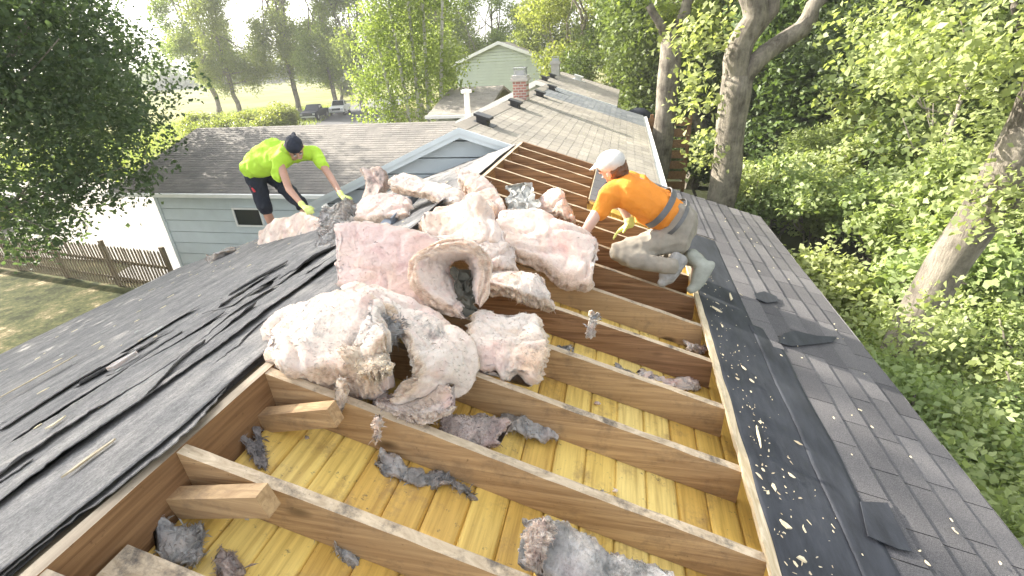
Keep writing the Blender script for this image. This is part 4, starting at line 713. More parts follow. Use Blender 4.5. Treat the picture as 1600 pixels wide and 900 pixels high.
# ------------------------------------------------------------ insulation
def catmull(P, n):
    P = [np.array(p, float) for p in P]; P = [2 * P[0] - P[1]] + P + [2 * P[-1] - P[-2]]; out = []
    m_ = len(P) - 3
    for i in range(n + 1):
        s = i / n * m_; k = min(int(s), m_ - 1); t = s - k; a, b_, c, d_ = P[k:k + 4]
        out.append(.5 * (2 * b_ + (c - a) * t + (2 * a - 5 * b_ + 4 * c - d_) * t * t + (3 * b_ - a - 3 * c + d_) * t ** 3))
    return np.array(out)
def batt(label, A, B, th, m, name='insulation_piece', cat='insulation', seed=0, lump=.035, fine=.010, bulge=0., nu=120, nv=72, group=None, fuzz=5500, flen=.013, pts=None, par=None, tear=.03):
    """a strip of fibre between edge curves A and B (px, py, world Y), given real thickness, torn ends and lumps"""
    cv = lambda L_: [tuple(atY(*p)) if len(p) == 3 else tuple(p[:3]) for p in L_]
    a, c = (catmull(cv(A), nu), catmull(cv(B), nu)); tg = np.gradient((a + c) / 2, axis=0); tg /= np.linalg.norm(tg, axis=1)[:, None] + 1e-9
    wd = c - a; nn = np.cross(tg, wd); nn /= np.linalg.norm(nn, axis=1)[:, None] + 1e-9
    P = np.zeros((nu + 1, nv, 3)); SDE = []
    wm = float(np.mean(np.linalg.norm(wd, axis=1))); an = np.linspace(0, 2 * np.pi, 721); cx_ = np.sign(np.cos(an)) * np.abs(np.cos(an)) ** .32; cy_ = np.sign(np.sin(an)) * np.abs(np.sin(an)) ** .42
    al = np.concatenate([[0], np.cumsum(np.hypot(np.diff(cx_) * wm, np.diff(cy_) * th))]); aq = np.linspace(0, al[-1], nv + 1)[:-1]; XS = np.interp(aq, al, cx_); YS = np.interp(aq, al, cy_)
    for i in range(nu + 1):
        u = i / nu; e = min(u, 1 - u) / .07; tp = math.sqrt(max(0, 1 - (1 - min(1, e)) ** 2)) * .97 + .03
        for j in range(nv):
            x = float(XS[j]); y = float(YS[j])
            p = (a[i] + c[i]) / 2 + wd[i] * .5 * x * (.9 + .1 * tp) + nn[i] * (th * .5 * y * tp + bulge * (1 - x * x)); P[i, j] = p
            v = Vector(p); s_ = seed * 3.1
            rg = 1 - abs(noise.noise(v * 4.2 + Vector((s_, s_, 0)))) * 7; rg2 = 1 - abs(noise.noise(v * 13 + Vector((0, s_, s_)))) * 5; SDE.append(min(1, max(0, (abs(x) - .86) * 9)) * .8 if abs(y) < .92 else 0)
            k1 = nvec(v * 3.6 + Vector((s_, 0, 0))); k2 = nvec(v * 17 + Vector((0, s_, 0))); k3 = nvec(v * 48 + Vector((0, 0, s_)))
            P[i, j] = p + np.array(k1) * lump * 1.35 + np.array(k2) * fine * .8 + np.array(k3) * fine * .3 - nn[i] * y * (max(0, rg) * lump * .45 + max(0, rg2) * fine * .35) + wd[i] / (np.linalg.norm(wd[i]) + 1e-6) * x * abs(x) ** 14 * (noise.noise(Vector((i * .12, y * 3.5, s_))) * .03 + noise.noise(Vector((i * .4, y * 9, s_))) * .014)
            if e < 1.2: P[i, j] += tg[i] * (tear * 1.6 * noise.noise(Vector((j * .13, s_, u * 2))) + tear * .7 * noise.noise(Vector((j * .4, s_ + 4, u * 6)))) * (1 if u < .5 else -1)
    me = grid_mesh(name, P, True); fattr(me, SDE, 'side')
    bm = bmesh.new(); bm.from_mesh(me)
    bmesh.ops.recalc_face_normals(bm, faces=bm.faces)
    if fuzz:
        bm.normal_update(); fs = list(bm.faces); r = random.Random(seed + 5); vs = []
        for _ in range(fuzz):
            f = r.choice(fs); q = f.calc_center_median(); n_ = f.normal; d1 = (n_ * .9 + Vector((r.gauss(0, 1), r.gauss(0, 1), r.gauss(0, 1))) * .75).normalized(); L_ = flen * r.uniform(.4, 1.3); w_ = d1.cross(n_).normalized() * r.uniform(.0004, .0011)
            if r.random() < .04: L_ *= 2
            q = q - n_ * .004; m1 = q + d1 * L_ * .6 + n_ * L_ * .1; a1, a2, a3, a4 = bm.verts.new(q - w_), bm.verts.new(q + w_), bm.verts.new(m1 + w_ * .6), bm.verts.new(q + d1 * L_ + Vector((0, 0, -L_ * .2)))
            bm.faces.new((a1, a2, a3)); bm.faces.new((a1, a3, a4))
    bm.to_mesh(me); bm.free()
    o = link(name, me, MT[m], par, smooth=True, **({'label': label, 'cat': cat, 'group': group} if not par else {}))
    return o
G = 'pulled-out insulation on the roof'
INS = [
 ('long dusty pink insulation slab with a square white corner, left of the pile', [(526, 352, 2.38), (570, 352, 2.38), (640, 362, 2.38), (706, 385, 2.35)], [(530, 452, 1.98), (570, 462, 1.94), (630, 478, 1.92), (672, 490, 1.90)], .10, 'ins_p', dict(lump=.02, fine=.006)),
 ('insulation piece bent into a hollow C with a dark grey cavity, in the middle', [(722, 494, 1.95), (690, 480, 1.92), (655, 450, 1.93), (650, 412, 2.0), (688, 392, 2.08), (735, 388, 2.1), (756, 420, 2.1), (748, 475, 2.0)], [(735, 468, 2.15), (716, 455, 2.15), (700, 436, 2.15), (700, 414, 2.2), (714, 400, 2.25), (734, 400, 2.3), (742, 425, 2.3), (742, 460, 2.2)], .08, 'ins', dict(lump=.02)),
 ('white insulation lump folded to a peak behind the dusty pink slab', [(658, 345, 2.95), (690, 330, 2.95), (722, 326, 2.95), (748, 312, 3.0), (768, 350, 2.9)], [(664, 385, 2.7), (692, 392, 2.66), (725, 395, 2.62), (756, 392, 2.6), (792, 410, 2.6)], .17, 'ins', dict(bulge=.03)),
 ('broad torn insulation slab at the right of the pile beside the orange shirt', [(775, 348, 3.35), (815, 336, 3.4), (862, 340, 3.4), (905, 362, 3.3), (932, 392, 3.2)], [(778, 398, 2.85), (805, 412, 2.8), (845, 425, 2.78), (890, 442, 2.75), (922, 446, 2.8)], .13, 'ins', dict(lump=.05, bulge=-.05)),
 ('small rounded insulation lump between the C-shaped piece and the broad slab', [(738, 390, 2.6), (765, 384, 2.65), (792, 402, 2.65)], [(748, 425, 2.45), (775, 432, 2.45), (802, 434, 2.5)], .13, 'ins', dict(nu=70)),
 ('log-like insulation strip lying along a rafter, right of the C-shaped piece', [(755, 432, 2.42), (795, 430, 2.45), (832, 436, 2.45), (856, 446, 2.45)], [(760, 452, 2.3), (800, 458, 2.3), (835, 470, 2.3), (858, 480, 2.32)], .11, 'ins_w', dict()),
 ('small crumpled pink insulation scrap at the top right of the pile', [(838, 318, 3.75), (865, 303, 3.8), (893, 325, 3.75)], [(842, 336, 3.6), (868, 338, 3.6), (896, 350, 3.55)], .09, 'ins', dict(nu=70, lump=.05)),
 ('long pink batt with a reddish split, slanting down at the top of the pile', [(712, 274, 4.0), (740, 276, 3.95), (770, 300, 3.8), (790, 335, 3.5)], [(712, 290, 3.85), (728, 300, 3.75), (750, 322, 3.55), (768, 338, 3.4)], .15, 'ins', dict()),
 ('flat layered pink and grey batt atop the pile, left of the split one', [(613, 281, 4.05), (650, 278, 4.0), (690, 290, 3.9), (728, 312, 3.7)], [(610, 297, 3.75), (650, 306, 3.7), (690, 318, 3.6), (722, 328, 3.5)], .10, 'ins_w', dict()),
 ('flat pale pink piece between the yellow glove and the layered batt', [(560, 322, 3.8), (600, 310, 3.8), (640, 316, 3.7)], [(556, 345, 3.5), (600, 345, 3.4), (640, 338, 3.4)], .10, 'ins', dict(nu=80)),
 ('white and pink slab at the feet of the worker in the fluorescent shirt', [(408, 366, 5.7), (435, 345, 5.6), (475, 336, 5.3), (512, 345, 5.0)], [(405, 384, 5.5), (445, 388, 5.2), (485, 386, 4.9), (512, 380, 4.7)], .16, 'ins', dict()),
 ('torn brown and pink chunk held upright beside the gutter', [(572, 272, 4.5), (578, 290, 4.4), (570, 310, 4.3), (556, 330, 4.2)], [(598, 272, 4.5), (602, 288, 4.4), (600, 305, 4.25), (592, 325, 4.1)], .13, 'ins_b', dict(lump=.06, nu=80)),
 ('dirty grey tangle of torn fibre under the yellow glove', [(502, 335, 4.9), (525, 325, 4.8), (552, 318, 4.7)], [(508, 362, 4.5), (535, 368, 4.35), (566, 350, 4.3)], .16, 'ins_g', dict(lump=.08, nu=80, flen=.03)),
 ('dark grey rubbish fibre heap under the left end of the dusty pink slab', [(500, 362, 4.2), (525, 360, 4.), (560, 350, 3.8)], [(508, 392, 3.4), (528, 396, 3.2), (560, 380, 3.1)], .10, 'ins_g', dict(lump=.08, nu=80, flen=.03)),
 ('big white and tan chunk at the front left resting on the ridge board', [(438, 512, 1.62), (470, 490, 1.66), (520, 480, 1.66), (570, 482, 1.66), (606, 506, 1.6)], [(436, 570, 1.34), (465, 592, 1.28), (510, 596, 1.27), (560, 590, 1.27), (602, 562, 1.32)], .24, 'ins_w', dict(lump=.05, bulge=.03, tear=.05)),
 ('large arched white and grey batt folding over a dark hollow at the front', [(545, 478, 1.62), (585, 486, 1.58), (618, 512, 1.5), (640, 545, 1.42), (655, 575, 1.38), (650, 606, 1.34), (606, 628, 1.32)], [(524, 452, 2.05), (590, 458, 2.0), (655, 485, 1.9), (712, 528, 1.8), (748, 562, 1.7), (738, 600, 1.58), (672, 640, 1.42)], .085, 'ins_w', dict(lump=.035)),
 ('tan torn clump of fibre between the front chunk and the arched batt', [(560, 545, 1.36), (590, 535, 1.38), (612, 550, 1.38)], [(562, 590, 1.24), (590, 596, 1.22), (612, 585, 1.24)], .12, 'ins_t', dict(nu=80, lump=.07, flen=.016, fuzz=2500)),
 ('grey soot-stained tuft in the crease where the arched batt begins', [(590, 492, 1.56), (604, 505, 1.5), (612, 530, 1.44)], [(612, 488, 1.6), (628, 506, 1.54), (628, 532, 1.48)], .06, 'ins_g', dict(nu=80, lump=.06, flen=.03)),
 ('lower lip of fibre curling under the arched batt', [(580, 610, 1.42), (610, 622, 1.38), (650, 622, 1.4), (690, 600, 1.45)], [(585, 636, 1.28), (620, 650, 1.25), (655, 652, 1.27), (700, 636, 1.36)], .09, 'ins', dict(nu=80)),
 ('whitish batt draped over a rafter right of the arched one', [(745, 494, 2.05), (730, 508, 1.9), (732, 540, 1.78), (740, 575, 1.70)], [(838, 502, 2.08), (850, 522, 1.92), (856, 560, 1.8), (850, 602, 1.72)], .12, 'ins_w', dict(lump=.03, bulge=-.03)),
 ('pink-grey torn piece with a dark flap down in the bay under the arched batt', [(690, 652, 1.42), (730, 655, 1.45), (785, 660, 1.5)], [(680, 690, 1.33), (730, 700, 1.33), (770, 700, 1.38)], .07, 'ins_b', dict(nu=80)),
 ('sheet of mouldy grey fibre at the bottom edge between two rafters', [(828, 812, 1.06), (890, 822, 1.06), (960, 862, 1.04), (1040, 888, 1.03)], [(822, 880, .90), (890, 910, .89), (960, 935, .88), (1060, 950, .9)], .035, 'ins_g', dict(lump=.02)),
 ('small pale pink torn strip on the yellow boards at the bottom', [(836, 822, 1.02), (832, 850, .95), (836, 890, .88)], [(866, 822, 1.02), (862, 850, .95), (852, 893, .88)], .035, 'ins', dict(nu=70)),
]
for k, (lab, A, B, th, m_, kw) in enumerate(INS):
    batt(lab, A, B, th, m_, seed=k + 1, group=G, **kw)
# remnants stuck in the bays, lying on the ceiling boards
def rem(lab, pts, m_, h=-.178, th=.014, wd=18, seed=0, **kw):
    A = []; B = []
    for (u, v) in pts:
        a = atR(u, v - wd / 2, h); c = atR(u, v + wd / 2, h); A.append(tuple(a) + (0,)); B.append(tuple(c) + (0,))
    batt(lab, A, B, th, m_, seed=seed, nu=60, nv=30, fuzz=900, flen=.02, lump=.045, fine=.03, group='fibre remnants in the bays', cat='insulation', name='insulation_remnant', **kw)
REM = [('ragged grey remnant along the bottom of the front rafter', [(585, 722), (640, 742), (700, 752), (745, 768)], 'ins_g', 14), ('dark grey remnant below the small wood block', [(370, 700), (392, 712), (400, 690)], 'ins_d', 26), ('pink remnant wisps in the bay near the right edge board', [(1000, 590), (1050, 596), (1088, 602)], 'ins', 12), ('small pink remnant in the bay behind it', [(1062, 541), (1085, 545), (1104, 550)], 'ins', 8),
       ('grey remnant beside the draped batt', [(868, 545), (890, 548), (915, 556)], 'ins_g', 16), ('grey and brown remnant behind the pile in the dark bay', [(880, 500), (925, 520), (950, 530)], 'ins_g', 12), ('blue-grey fibre remnant in the front left bay', [(240, 850), (275, 860), (300, 840)], 'ins_g', 40), ('grey remnant at the foot of the middle rafter', [(790, 672), (830, 684), (862, 690)], 'ins_g', 20), ('grey remnant stuck at the right part of the bay behind it', [(960, 575), (1000, 588)], 'ins_g', 14), ('small grey heap near the front rafter foot', [(918, 774), (950, 782)], 'ins_g', 12), ('brown smudge of remnant at the lower left boards', [(330, 878), (345, 890), (372, 892)], 'ins_b', 24), ('dark remnant under the front rafter at the bottom', [(430, 802), (480, 822), (530, 842), (590, 880)], 'ins_g', 14)]
for k, (lab, pts, m_, wd) in enumerate(REM): rem(lab, pts, m_, wd=wd * 1.35, seed=70 + k)
r = random.Random(77)
for k in range(46):
    y = r.choice((Y1, Y1 + SP, Y1 + 2 * SP, Y1 + 3 * SP, Y1 - SP * .5)) + (r.uniform(.04, .10) if r.random() < .5 else r.uniform(.05, .34)); x = r.uniform(.12, 1.8); L_ = r.uniform(.008, .035)
    bmv = MB(); p = Vector((x, y, -T * x - .186)); q = [p + Vector((math.cos(a) * L_ * r.uniform(.3, .7), math.sin(a) * L_ * r.uniform(.2, .6), r.uniform(0, .006))) for a in (0, 1, 2, 3, 4, 5)]
    bmv.add(q + [v + Vector((r.uniform(-.3, .3) * L_, 0, .005 + L_ * .2)) for v in q], [(0, 1, 2, 3, 4, 5), (6, 7, 8, 9, 10, 11)] + [(i, (i + 1) % 6, 6 + (i + 1) % 6, 6 + i) for i in range(6)])
    bmv.build('fibre_crumb', MT[r.choice(('ins_g', 'ins_b', 'ins_d', 'ins'))], smooth=True, label='tiny crumb of torn fibre lying on the yellow boards', cat='fibre crumb', group='crumbs on the yellow boards')
# crumpled film
def crumple(name, lab, cat, pts, m, amp=.04, n=18, seed=1, flat=True):
    c = [atY(*p) for p in pts]; P = []
    for j in range(n + 1):
        row = []
        for i in range(n + 1):
            u, v = i / n, j / n; p = c[0] * (1 - u) * (1 - v) + c[1] * u * (1 - v) + c[2] * u * v + c[3] * (1 - u) * v
            q = Vector((u * 5 + seed, v * 5, seed)); d_ = nvec(q) * amp + nvec(q * 2.3) * amp * .6; row.append(tuple(p + d_))
        P.append(row)
    P = np.array(P); t_ = np.array([0, 0, -.003]); me = grid_mesh(name, np.concatenate([P, (P + t_)[:, ::-1]], 1), True); return link(name, me, m, label=lab, cat=cat)
crumple('plastic_film', 'crumpled grey plastic film at the top of the pile', 'plastic film', [(790, 292, 3.9), (832, 288, 3.9), (842, 334, 3.5), (795, 338, 3.5)], MT['plastic'], .05, 22)
crumple('paper_sheet', 'crumpled grey foil-faced paper beside the yellow glove', 'paper', [(503, 322, 5.2), (540, 318, 5.0), (548, 345, 4.8), (508, 345, 4.9)], MT['plastic'], .05, 18, 4)
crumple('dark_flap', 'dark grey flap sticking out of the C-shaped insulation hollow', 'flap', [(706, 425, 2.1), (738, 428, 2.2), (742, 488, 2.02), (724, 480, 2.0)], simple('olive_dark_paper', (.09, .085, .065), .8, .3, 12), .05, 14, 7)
crumple('roofing_scrap', 'folded dark scrap lying in the bay under the arched batt', 'roofing scrap', [(702, 655, 1.42), (722, 655, 1.45), (738, 685, 1.4), (706, 685, 1.36)], MT['felt'], .03, 12, 9)
b = MB(); a = atY(648, 306, 3.9); c = atY(602, 352, 3.3); b.beam(a, c, (.05, .05, 0), (0, 0, .006)); b.beam(a + Vector((.04, .04, .02)), c + Vector((.04, .04, .02)), (.005, .005, 0), (0, 0, .03)); b.build('metal_flashing', MT['flash'], label='bent strip of blue-grey metal flashing crossing the pile', cat='flashing')
# litter on the roof: splinters of wood, foam crumbs, one painted sun dapple
r = random.Random(12)
def chip(name, lab, p, n_, ax, L_, w_, th, m, cat, group=None, lift=.003):
    n_ = Vector(n_).normalized(); ax = (ax - n_ * ax.dot(n_)).normalized(); s = n_.cross(ax); b = MB(); k = 5; V = []
    for q in range(k):
        a = 2 * math.pi * q / k + .3; rr = 1 + r.uniform(-.5, .35); V.append(p + ax * math.cos(a) * L_ * .5 * rr + s * math.sin(a) * w_ * .5 * rr + n_ * (lift + r.uniform(0, th * .6)))
    b.add(V + [v + n_ * th for v in V], [tuple(range(k))[::-1], tuple(range(k, 2 * k))] + [(i, (i + 1) % k, k + (i + 1) % k, k + i) for i in range(k)]); return b.build(name, m, label=lab, cat=cat, group=group)
for k in range(210):
    y = r.uniform(.95, 3.9) if k % 4 else r.uniform(1.0, 2.2); x = W + .05 + abs(r.gauss(0, .13)); 
    if x > 2.5: x = 2.2
    ax = Vector((r.gauss(0, .6), r.gauss(0, 1), 0)); L_ = r.choice((.006, .008, .010, .014, .03)) * r.uniform(.6, 1.5); chip('wood_chip', 'small pale wood splinter scattered on the black underlay strip', Vector((x, y, -T * x + .03)), nR, ax, L_, L_ * r.uniform(.12, .6), .002, MT[('chip', 'chip', 'edge')[k % 3]], 'wood chip', 'wood splinters on the black underlay')
for k in range(40):
    y = r.uniform(1.2, 5.8); x = r.uniform(2.35, 3.0); L_ = r.uniform(.01, .025); chip('wood_chip', 'tiny pale chip scattered over the charcoal shingles', Vector((x, y, -T * x + .032)), nR, Vector((r.gauss(0, 1), r.gauss(0, 1), 0)), L_, L_ * .5, .003, MT['chip'], 'wood chip', 'chips on the charcoal shingles')
for k in range(150):
    y = r.uniform(.8, 6.2); x = -r.uniform(.3, 5.2); L_ = r.uniform(.012, .05) * (1 if x > -2 else 1.6); chip('litter_fleck', 'pale fleck of litter scattered over the grey left slope', Vector((x, y, T * x + .045)), nL, Vector((r.gauss(0, .5), 1, 0)), L_, L_ * r.uniform(.3, .6), .004, MT['chip'] if k % 3 else MT['plastic'], 'litter', 'flecks on the left slope')
for (u, v, L_, w_, lab, m_) in [(1118, 484, .09, .02, 'long flat pale splinter near the boots', 'chip'), (1141, 465, .11, .022, 'thick upright pale sliver of wood on the shingles near the boots', 'chip'), (1225, 822, .045, .025, 'largest pale wood flake low on the black strip', 'chip'), (1252, 876, .05, .022, 'pale flake at the bottom of the black strip', 'chip'), (1183, 680, .16, .008, 'thin curved splinter beside the opening', 'chip')]:
    chip('wood_chip', lab, atR(u, v, .03), nR, Vector((.1, 1, 0)) if w_ < .02 or u == 1141 else Vector((1, -.6, 0)), L_, w_, .008, MT[m_], 'wood chip')
for (u, v, L_, w_, lab, m_) in [(188, 572, .22, .09, 'grey lump of torn roofing in the middle of the left slope', 'ins_g'), (90, 662, .07, .04, 'small white foam crumb on the left slope', 'chip'), (60, 590, .55, .05, 'long faint sun dapple on the left slope, painted as a pale strip', 'edge'), (150, 712, .22, .025, 'bare wood sliver near the ridge board', 'edge'), (240, 520, .16, .07, 'white paper scrap on the left slope', 'plastic')]:  # the long faint strip is a sun dapple painted as a pale piece
    p = atL(u, v, .05); chip('litter', lab, p, nL, Vector((.05, 1, 0)), L_, w_, .02 if m_ == 'ins_g' else .006, MT[m_], 'litter')
p = atL(350, 392, .06); L_ = [tuple(atL(*q, h)) + (0,) for q, h in (((318, 408), .05), ((340, 396), .1), ((360, 384), .12))]; L2 = [tuple(atL(*q, h)) + (0,) for q, h in (((322, 414), .0), ((344, 404), .0), ((364, 392), .0))]
batt('crumpled grey and brown rubbish bundle on the far left corner of the roof', L_, L2, .14, 'ins_g', name='rubbish_bundle', cat='rubbish', seed=55, nu=40, nv=20, lump=.12, fuzz=300, flen=.04)
# tufts on the rafters
for k, (u, v, Y, lab) in enumerate([(590, 672, 1.19, 'white fibre tuft hanging on the front rafter'), (924, 505, 2.0, 'grey fibre tuft hanging on the middle rafter'), (536, 618, 1.25, 'small white fibre tuft by the front left chunk')]):
    batt(lab, [(u - 5, v - 18, Y), (u - 6, v, Y - .01), (u - 3, v + 18, Y - .01)], [(u + 8, v - 18, Y), (u + 8, v - 2, Y - .01), (u + 1, v + 18, Y - .01)], .02, 'ins_w' if k != 1 else 'ins_g', name='fibre_tuft', cat='fibre tuft', seed=90 + k, nu=24, nv=14, fuzz=120, flen=.025, lump=.02)
# ------------------------------------------------------------ people
def capsule(bm, p, rp, q, rq, sq=None):
    """tapered capsule as a convex hull of two spheres"""
    t = bmesh.new()
    for c, r_ in ((p, rp), (q, rq)):
        g_ = bmesh.ops.create_icosphere(t, subdivisions=2, radius=r_); 
        for v in g_['verts']: v.co += Vector(c)
    bmesh.ops.convex_hull(t, input=t.verts)
    loose = [v for v in t.verts if not v.link_faces]; bmesh.ops.delete(t, geom=loose, context='VERTS')
    me = bpy.data.meshes.new('t'); t.to_mesh(me); t.free(); bm.from_mesh(me); bpy.data.meshes.remove(me)
def ell(bm, c, rx, ry, rz, rot=None):
    t = bmesh.new(); bmesh.ops.create_icosphere(t, subdivisions=3, radius=1); R_ = rot.to_matrix() if rot else Matrix.Identity(3)
    for v in t.verts: v.co = R_ @ Vector((v.co.x * rx, v.co.y * ry, v.co.z * rz)) + Vector(c)
    me = bpy.data.meshes.new('t'); t.to_mesh(me); t.free(); bm.from_mesh(me); bpy.data.meshes.remove(me)
def blob(name, prims, voxel, mat_, parent=None, sm=6, disp=0, dscale=9, **k):
    bm = bmesh.new()
    for p in prims:
        if p[0] == 'c': capsule(bm, *p[1:])
        else: ell(bm, *p[1:])
    me = bpy.data.meshes.new(name); bm.to_mesh(me); bm.free(); o = bpy.data.objects.new(name + '_tmp', me); C.objects.link(o)
    md = o.modifiers.new('r', 'REMESH'); md.mode = 'VOXEL'; md.voxel_size = voxel; ms = o.modifiers.new('s', 'SMOOTH'); ms.iterations = sm; ms.factor = .6
    dg = bpy.context.evaluated_depsgraph_get(); dg.update(); m2 = bpy.data.meshes.new_from_object(o.evaluated_get(dg)); bpy.data.objects.remove(o); m2.name = name
    if disp:
        nv_ = len(m2.vertices); nr = [v.normal.copy() for v in m2.vertices]
        for v, n_ in zip(m2.vertices, nr):
            c = v.co; f = max(-.6, 1 - abs(noise.noise(Vector((c.x * dscale, c.y * dscale * .7, c.z * dscale * .6)))) * 4.5); f2 = noise.noise(c * dscale * 2.6); v.co = c + n_ * disp * (f * .7 + f2 * .4 - .3)
    m2.materials.clear()
    return link(name, m2, mat_, parent, smooth=True, **k)
def hand(prims, wrist, dirv, palm_n, s=1., curl=.5, thumb=1):
    d_ = Vector(dirv).normalized(); n_ = Vector(palm_n); n_ = (n_ - d_ * n_.dot(d_)).normalized(); s_ = d_.cross(n_); wrist = Vector(wrist)
    for q in (-.028, -.009, .010, .028): prims.append(('c', wrist, .024 * s, wrist + d_ * .085 * s + s_ * q * s, .014 * s))
    for q, L_ in ((-.031, .058), (-.011, .072), (.011, .078), (.032, .070)):
        a = wrist + d_ * .085 * s + s_ * q * s; m1 = a + (d_ * math.cos(curl * .5) + n_ * math.sin(curl * .5) + s_ * q * 3).normalized() * L_ * .5 * s; e = m1 + (d_ * math.cos(curl * 1.5) + n_ * math.sin(curl * 1.5)) * L_ * .5 * s
        prims.append(('c', a, .0105 * s, m1, .0098 * s)); prims.append(('c', m1, .0098 * s, e, .008 * s))
    a = wrist + d_ * .03 * s + s_ * .02 * thumb * s; m1 = a + (d_ * .5 + s_ * thumb * .75 + n_ * .25).normalized() * .045 * s; prims.append(('c', a, .014 * s, m1, .012 * s)); prims.append(('c', m1, .012 * s, m1 + (d_ * .8 + s_ * thumb * .25 + n_ * .4).normalized() * .035 * s, .009 * s))
def head_prims(c, up, fwd, s=1.):
    c = Vector(c); up = Vector(up).normalized(); fwd = Vector(fwd); fwd = (fwd - up * fwd.dot(up)).normalized(); rt = fwd.cross(up); k = []
    R_ = Matrix((rt, fwd, up)).transposed().to_euler()
    k.append(('e', c + up * .025 * s, .076 * s, .095 * s, .088 * s, R_)); k.append(('e', c - up * .035 * s + fwd * .022 * s, .058 * s, .068 * s, .078 * s, R_))
    k.append(('e', c - up * .098 * s + fwd * .066 * s, .022 * s, .02 * s, .018 * s, R_))
    k.append(('c', c + fwd * .088 * s + up * .012 * s, .009 * s, c + fwd * .113 * s - up * .030 * s, .015 * s)); 
    for q in (-1, 1):
        k.append(('e', c + rt * q * .078 * s - up * .012 * s - fwd * .005 * s, .012 * s, .02 * s, .032 * s, R_)); k.append(('c', c + fwd * .088 * s + rt * q * .018 * s + up * .026 * s, .011 * s, c + fwd * .080 * s + rt * q * .048 * s + up * .024 * s, .010 * s))
    k.append(('c', c + fwd * .092 * s - up * .062 * s - rt * .02 * s, .009 * s, c + fwd * .092 * s - up * .062 * s + rt * .02 * s, .009 * s))
    return k, (c, up, fwd, rt, R_)
def face_bits(par, fr, s, dark):
    c, up, fwd, rt, R_ = fr
    for q in (-1, 1):
        bm = bmesh.new(); ell(bm, c + fwd * .088 * s + rt * q * .032 * s + up * .004 * s, .014 * s, .010 * s, .008 * s, R_); me = bpy.data.meshes.new('eye'); bm.to_mesh(me); bm.free(); link('eye', me, dark, par, smooth=True)
    bm = bmesh.new(); ell(bm, c + fwd * .099 * s - up * .063 * s, .024 * s, .006 * s, .005 * s, R_); me = bpy.data.meshes.new('mouth'); bm.to_mesh(me); bm.free(); link('mouth', me, MT['ins_b'], par, smooth=True)
# --- kneeling roofer in orange
J = lambda *a: atY(*a)
hd = J(957, 262, 3.52); up = (J(950, 238, 3.50) - J(966, 285, 3.56)).normalized(); fw = Vector((-.78, .52, -.42))
kp, fr = head_prims(hd, up, fw, 1.0)
shL, shR = J(950, 306, 3.36), J(985, 288, 3.72); elL, haL = J(925, 345, 3.30), J(905, 376, 3.26); hipL, hipR = J(1056, 372, 3.42), J(1062, 360, 3.66)
knL, knR = J(962, 396, 3.34), J(985, 392, 3.66); anL, anR = J(1042, 416, 3.22), J(1090, 406, 3.42)
elR, haR = J(972, 322, 3.78), J(985, 350, 3.74)
chest = J(990, 300, 3.54); waist = J(1038, 332, 3.54)
pr = kp + [('c', J(968, 282, 3.55), .058, hd - up * .04, .055), ('c', chest, .12, waist, .11), ('c', shL, .06, chest, .1), ('c', shR, .06, chest, .1), ('c', shL, .052, elL, .042), ('c', elL, .043, haL, .028), ('c', shR, .052, elR, .04), ('c', elR, .04, haR, .028), ('c', waist, .11, hipL, .1), ('c', waist, .11, hipR, .1), ('c', hipL, .07, J(985, 392, 3.38), .035), ('c', J(985, 392, 3.38), .035, J(990, 403, 3.3), .03), ('c', J(990, 403, 3.3), .03, anL, .03), ('c', hipR, .07, knR, .045), ('c', knR, .042, anR, .032), ('c', anL, .03, J(1052, 424, 3.24), .03), ('c', anR, .035, J(1085, 440, 3.3), .03)]
hand(pr, haL, (haL - elL), (-.6, .3, .3), 1., .7, -1)
om = blob('person', pr, .0085, MT['skin_pale'], sm=3, label='person kneeling on the rafters in an orange T-shirt, dusty khaki trousers and a white cap', cat='person')
sp_ = []
def torso(a, b_, ra, rb, wv, flat=.8):
    return [('c', a + wv * q, ra * flat, b_ + wv * q * .8, rb * flat) for q in (-1, -.4, .4, 1)]
wv = Vector((0, .10, 0))
pr = torso(J(982, 296, 3.54), J(1040, 330, 3.54), .165, .15, wv) + [('c', J(982, 298, 3.54), .13, shL, .085), ('c', J(982, 296, 3.54), .13, shR, .085), ('c', shL, .085, J(940, 330, 3.33), .07), ('c', shR, .08, J(975, 308, 3.76), .07), ('c', J(966, 283, 3.55), .075, J(985, 296, 3.54), .12), ('c', J(1036, 328, 3.54), .13, J(1048, 334, 3.54), .132), ('c', J(1010, 335, 3.48), .08, J(1040, 350, 3.45), .075)]
blob('shirt', pr, .012, MT['orange'], om, sm=2, disp=.016, dscale=6)
pr = [('c', J(1060, 346, 3.48), .14, hipL, .125), ('c', J(1060, 344, 3.60), .14, hipR, .125), ('c', J(1048, 340, 3.5), .12, J(1060, 346, 3.54), .14), ('c', hipL, .12, J(1005, 384, 3.38), .092), ('c', J(1005, 384, 3.38), .092, J(968, 392, 3.36), .078), ('c', J(966, 395, 3.35), .076, J(988, 404, 3.30), .078), ('c', J(988, 404, 3.30), .078, J(1034, 415, 3.23), .066), ('c', J(1034, 415, 3.23), .066, J(1046, 415, 3.22), .068), ('c', hipR, .12, knR, .088), ('c', knR, .082, anR, .06)]
blob('trousers', pr, .010, MT['khaki'], om, sm=3, disp=.011, dscale=9)
pr = [('c', J(1064, 408, 3.27), .050, J(1044, 434, 3.22), .050), ('c', J(1056, 402, 3.27), .045, J(1038, 430, 3.22), .045), ('c', J(1044, 434, 3.22), .046, J(1034, 442, 3.2), .036)]
blob('shoe', pr, .009, MT['shoe'], om, sm=3, disp=.004)
pr = [('c', J(1082, 400, 3.40), .055, J(1098, 416, 3.34), .055), ('c', J(1110, 414, 3.34), .035, J(1094, 440, 3.3), .042), ('c', J(1098, 416, 3.34), .055, J(1086, 446, 3.28), .042), ('c', J(1088, 446, 3.28), .04, J(1080, 452, 3.26), .036)]
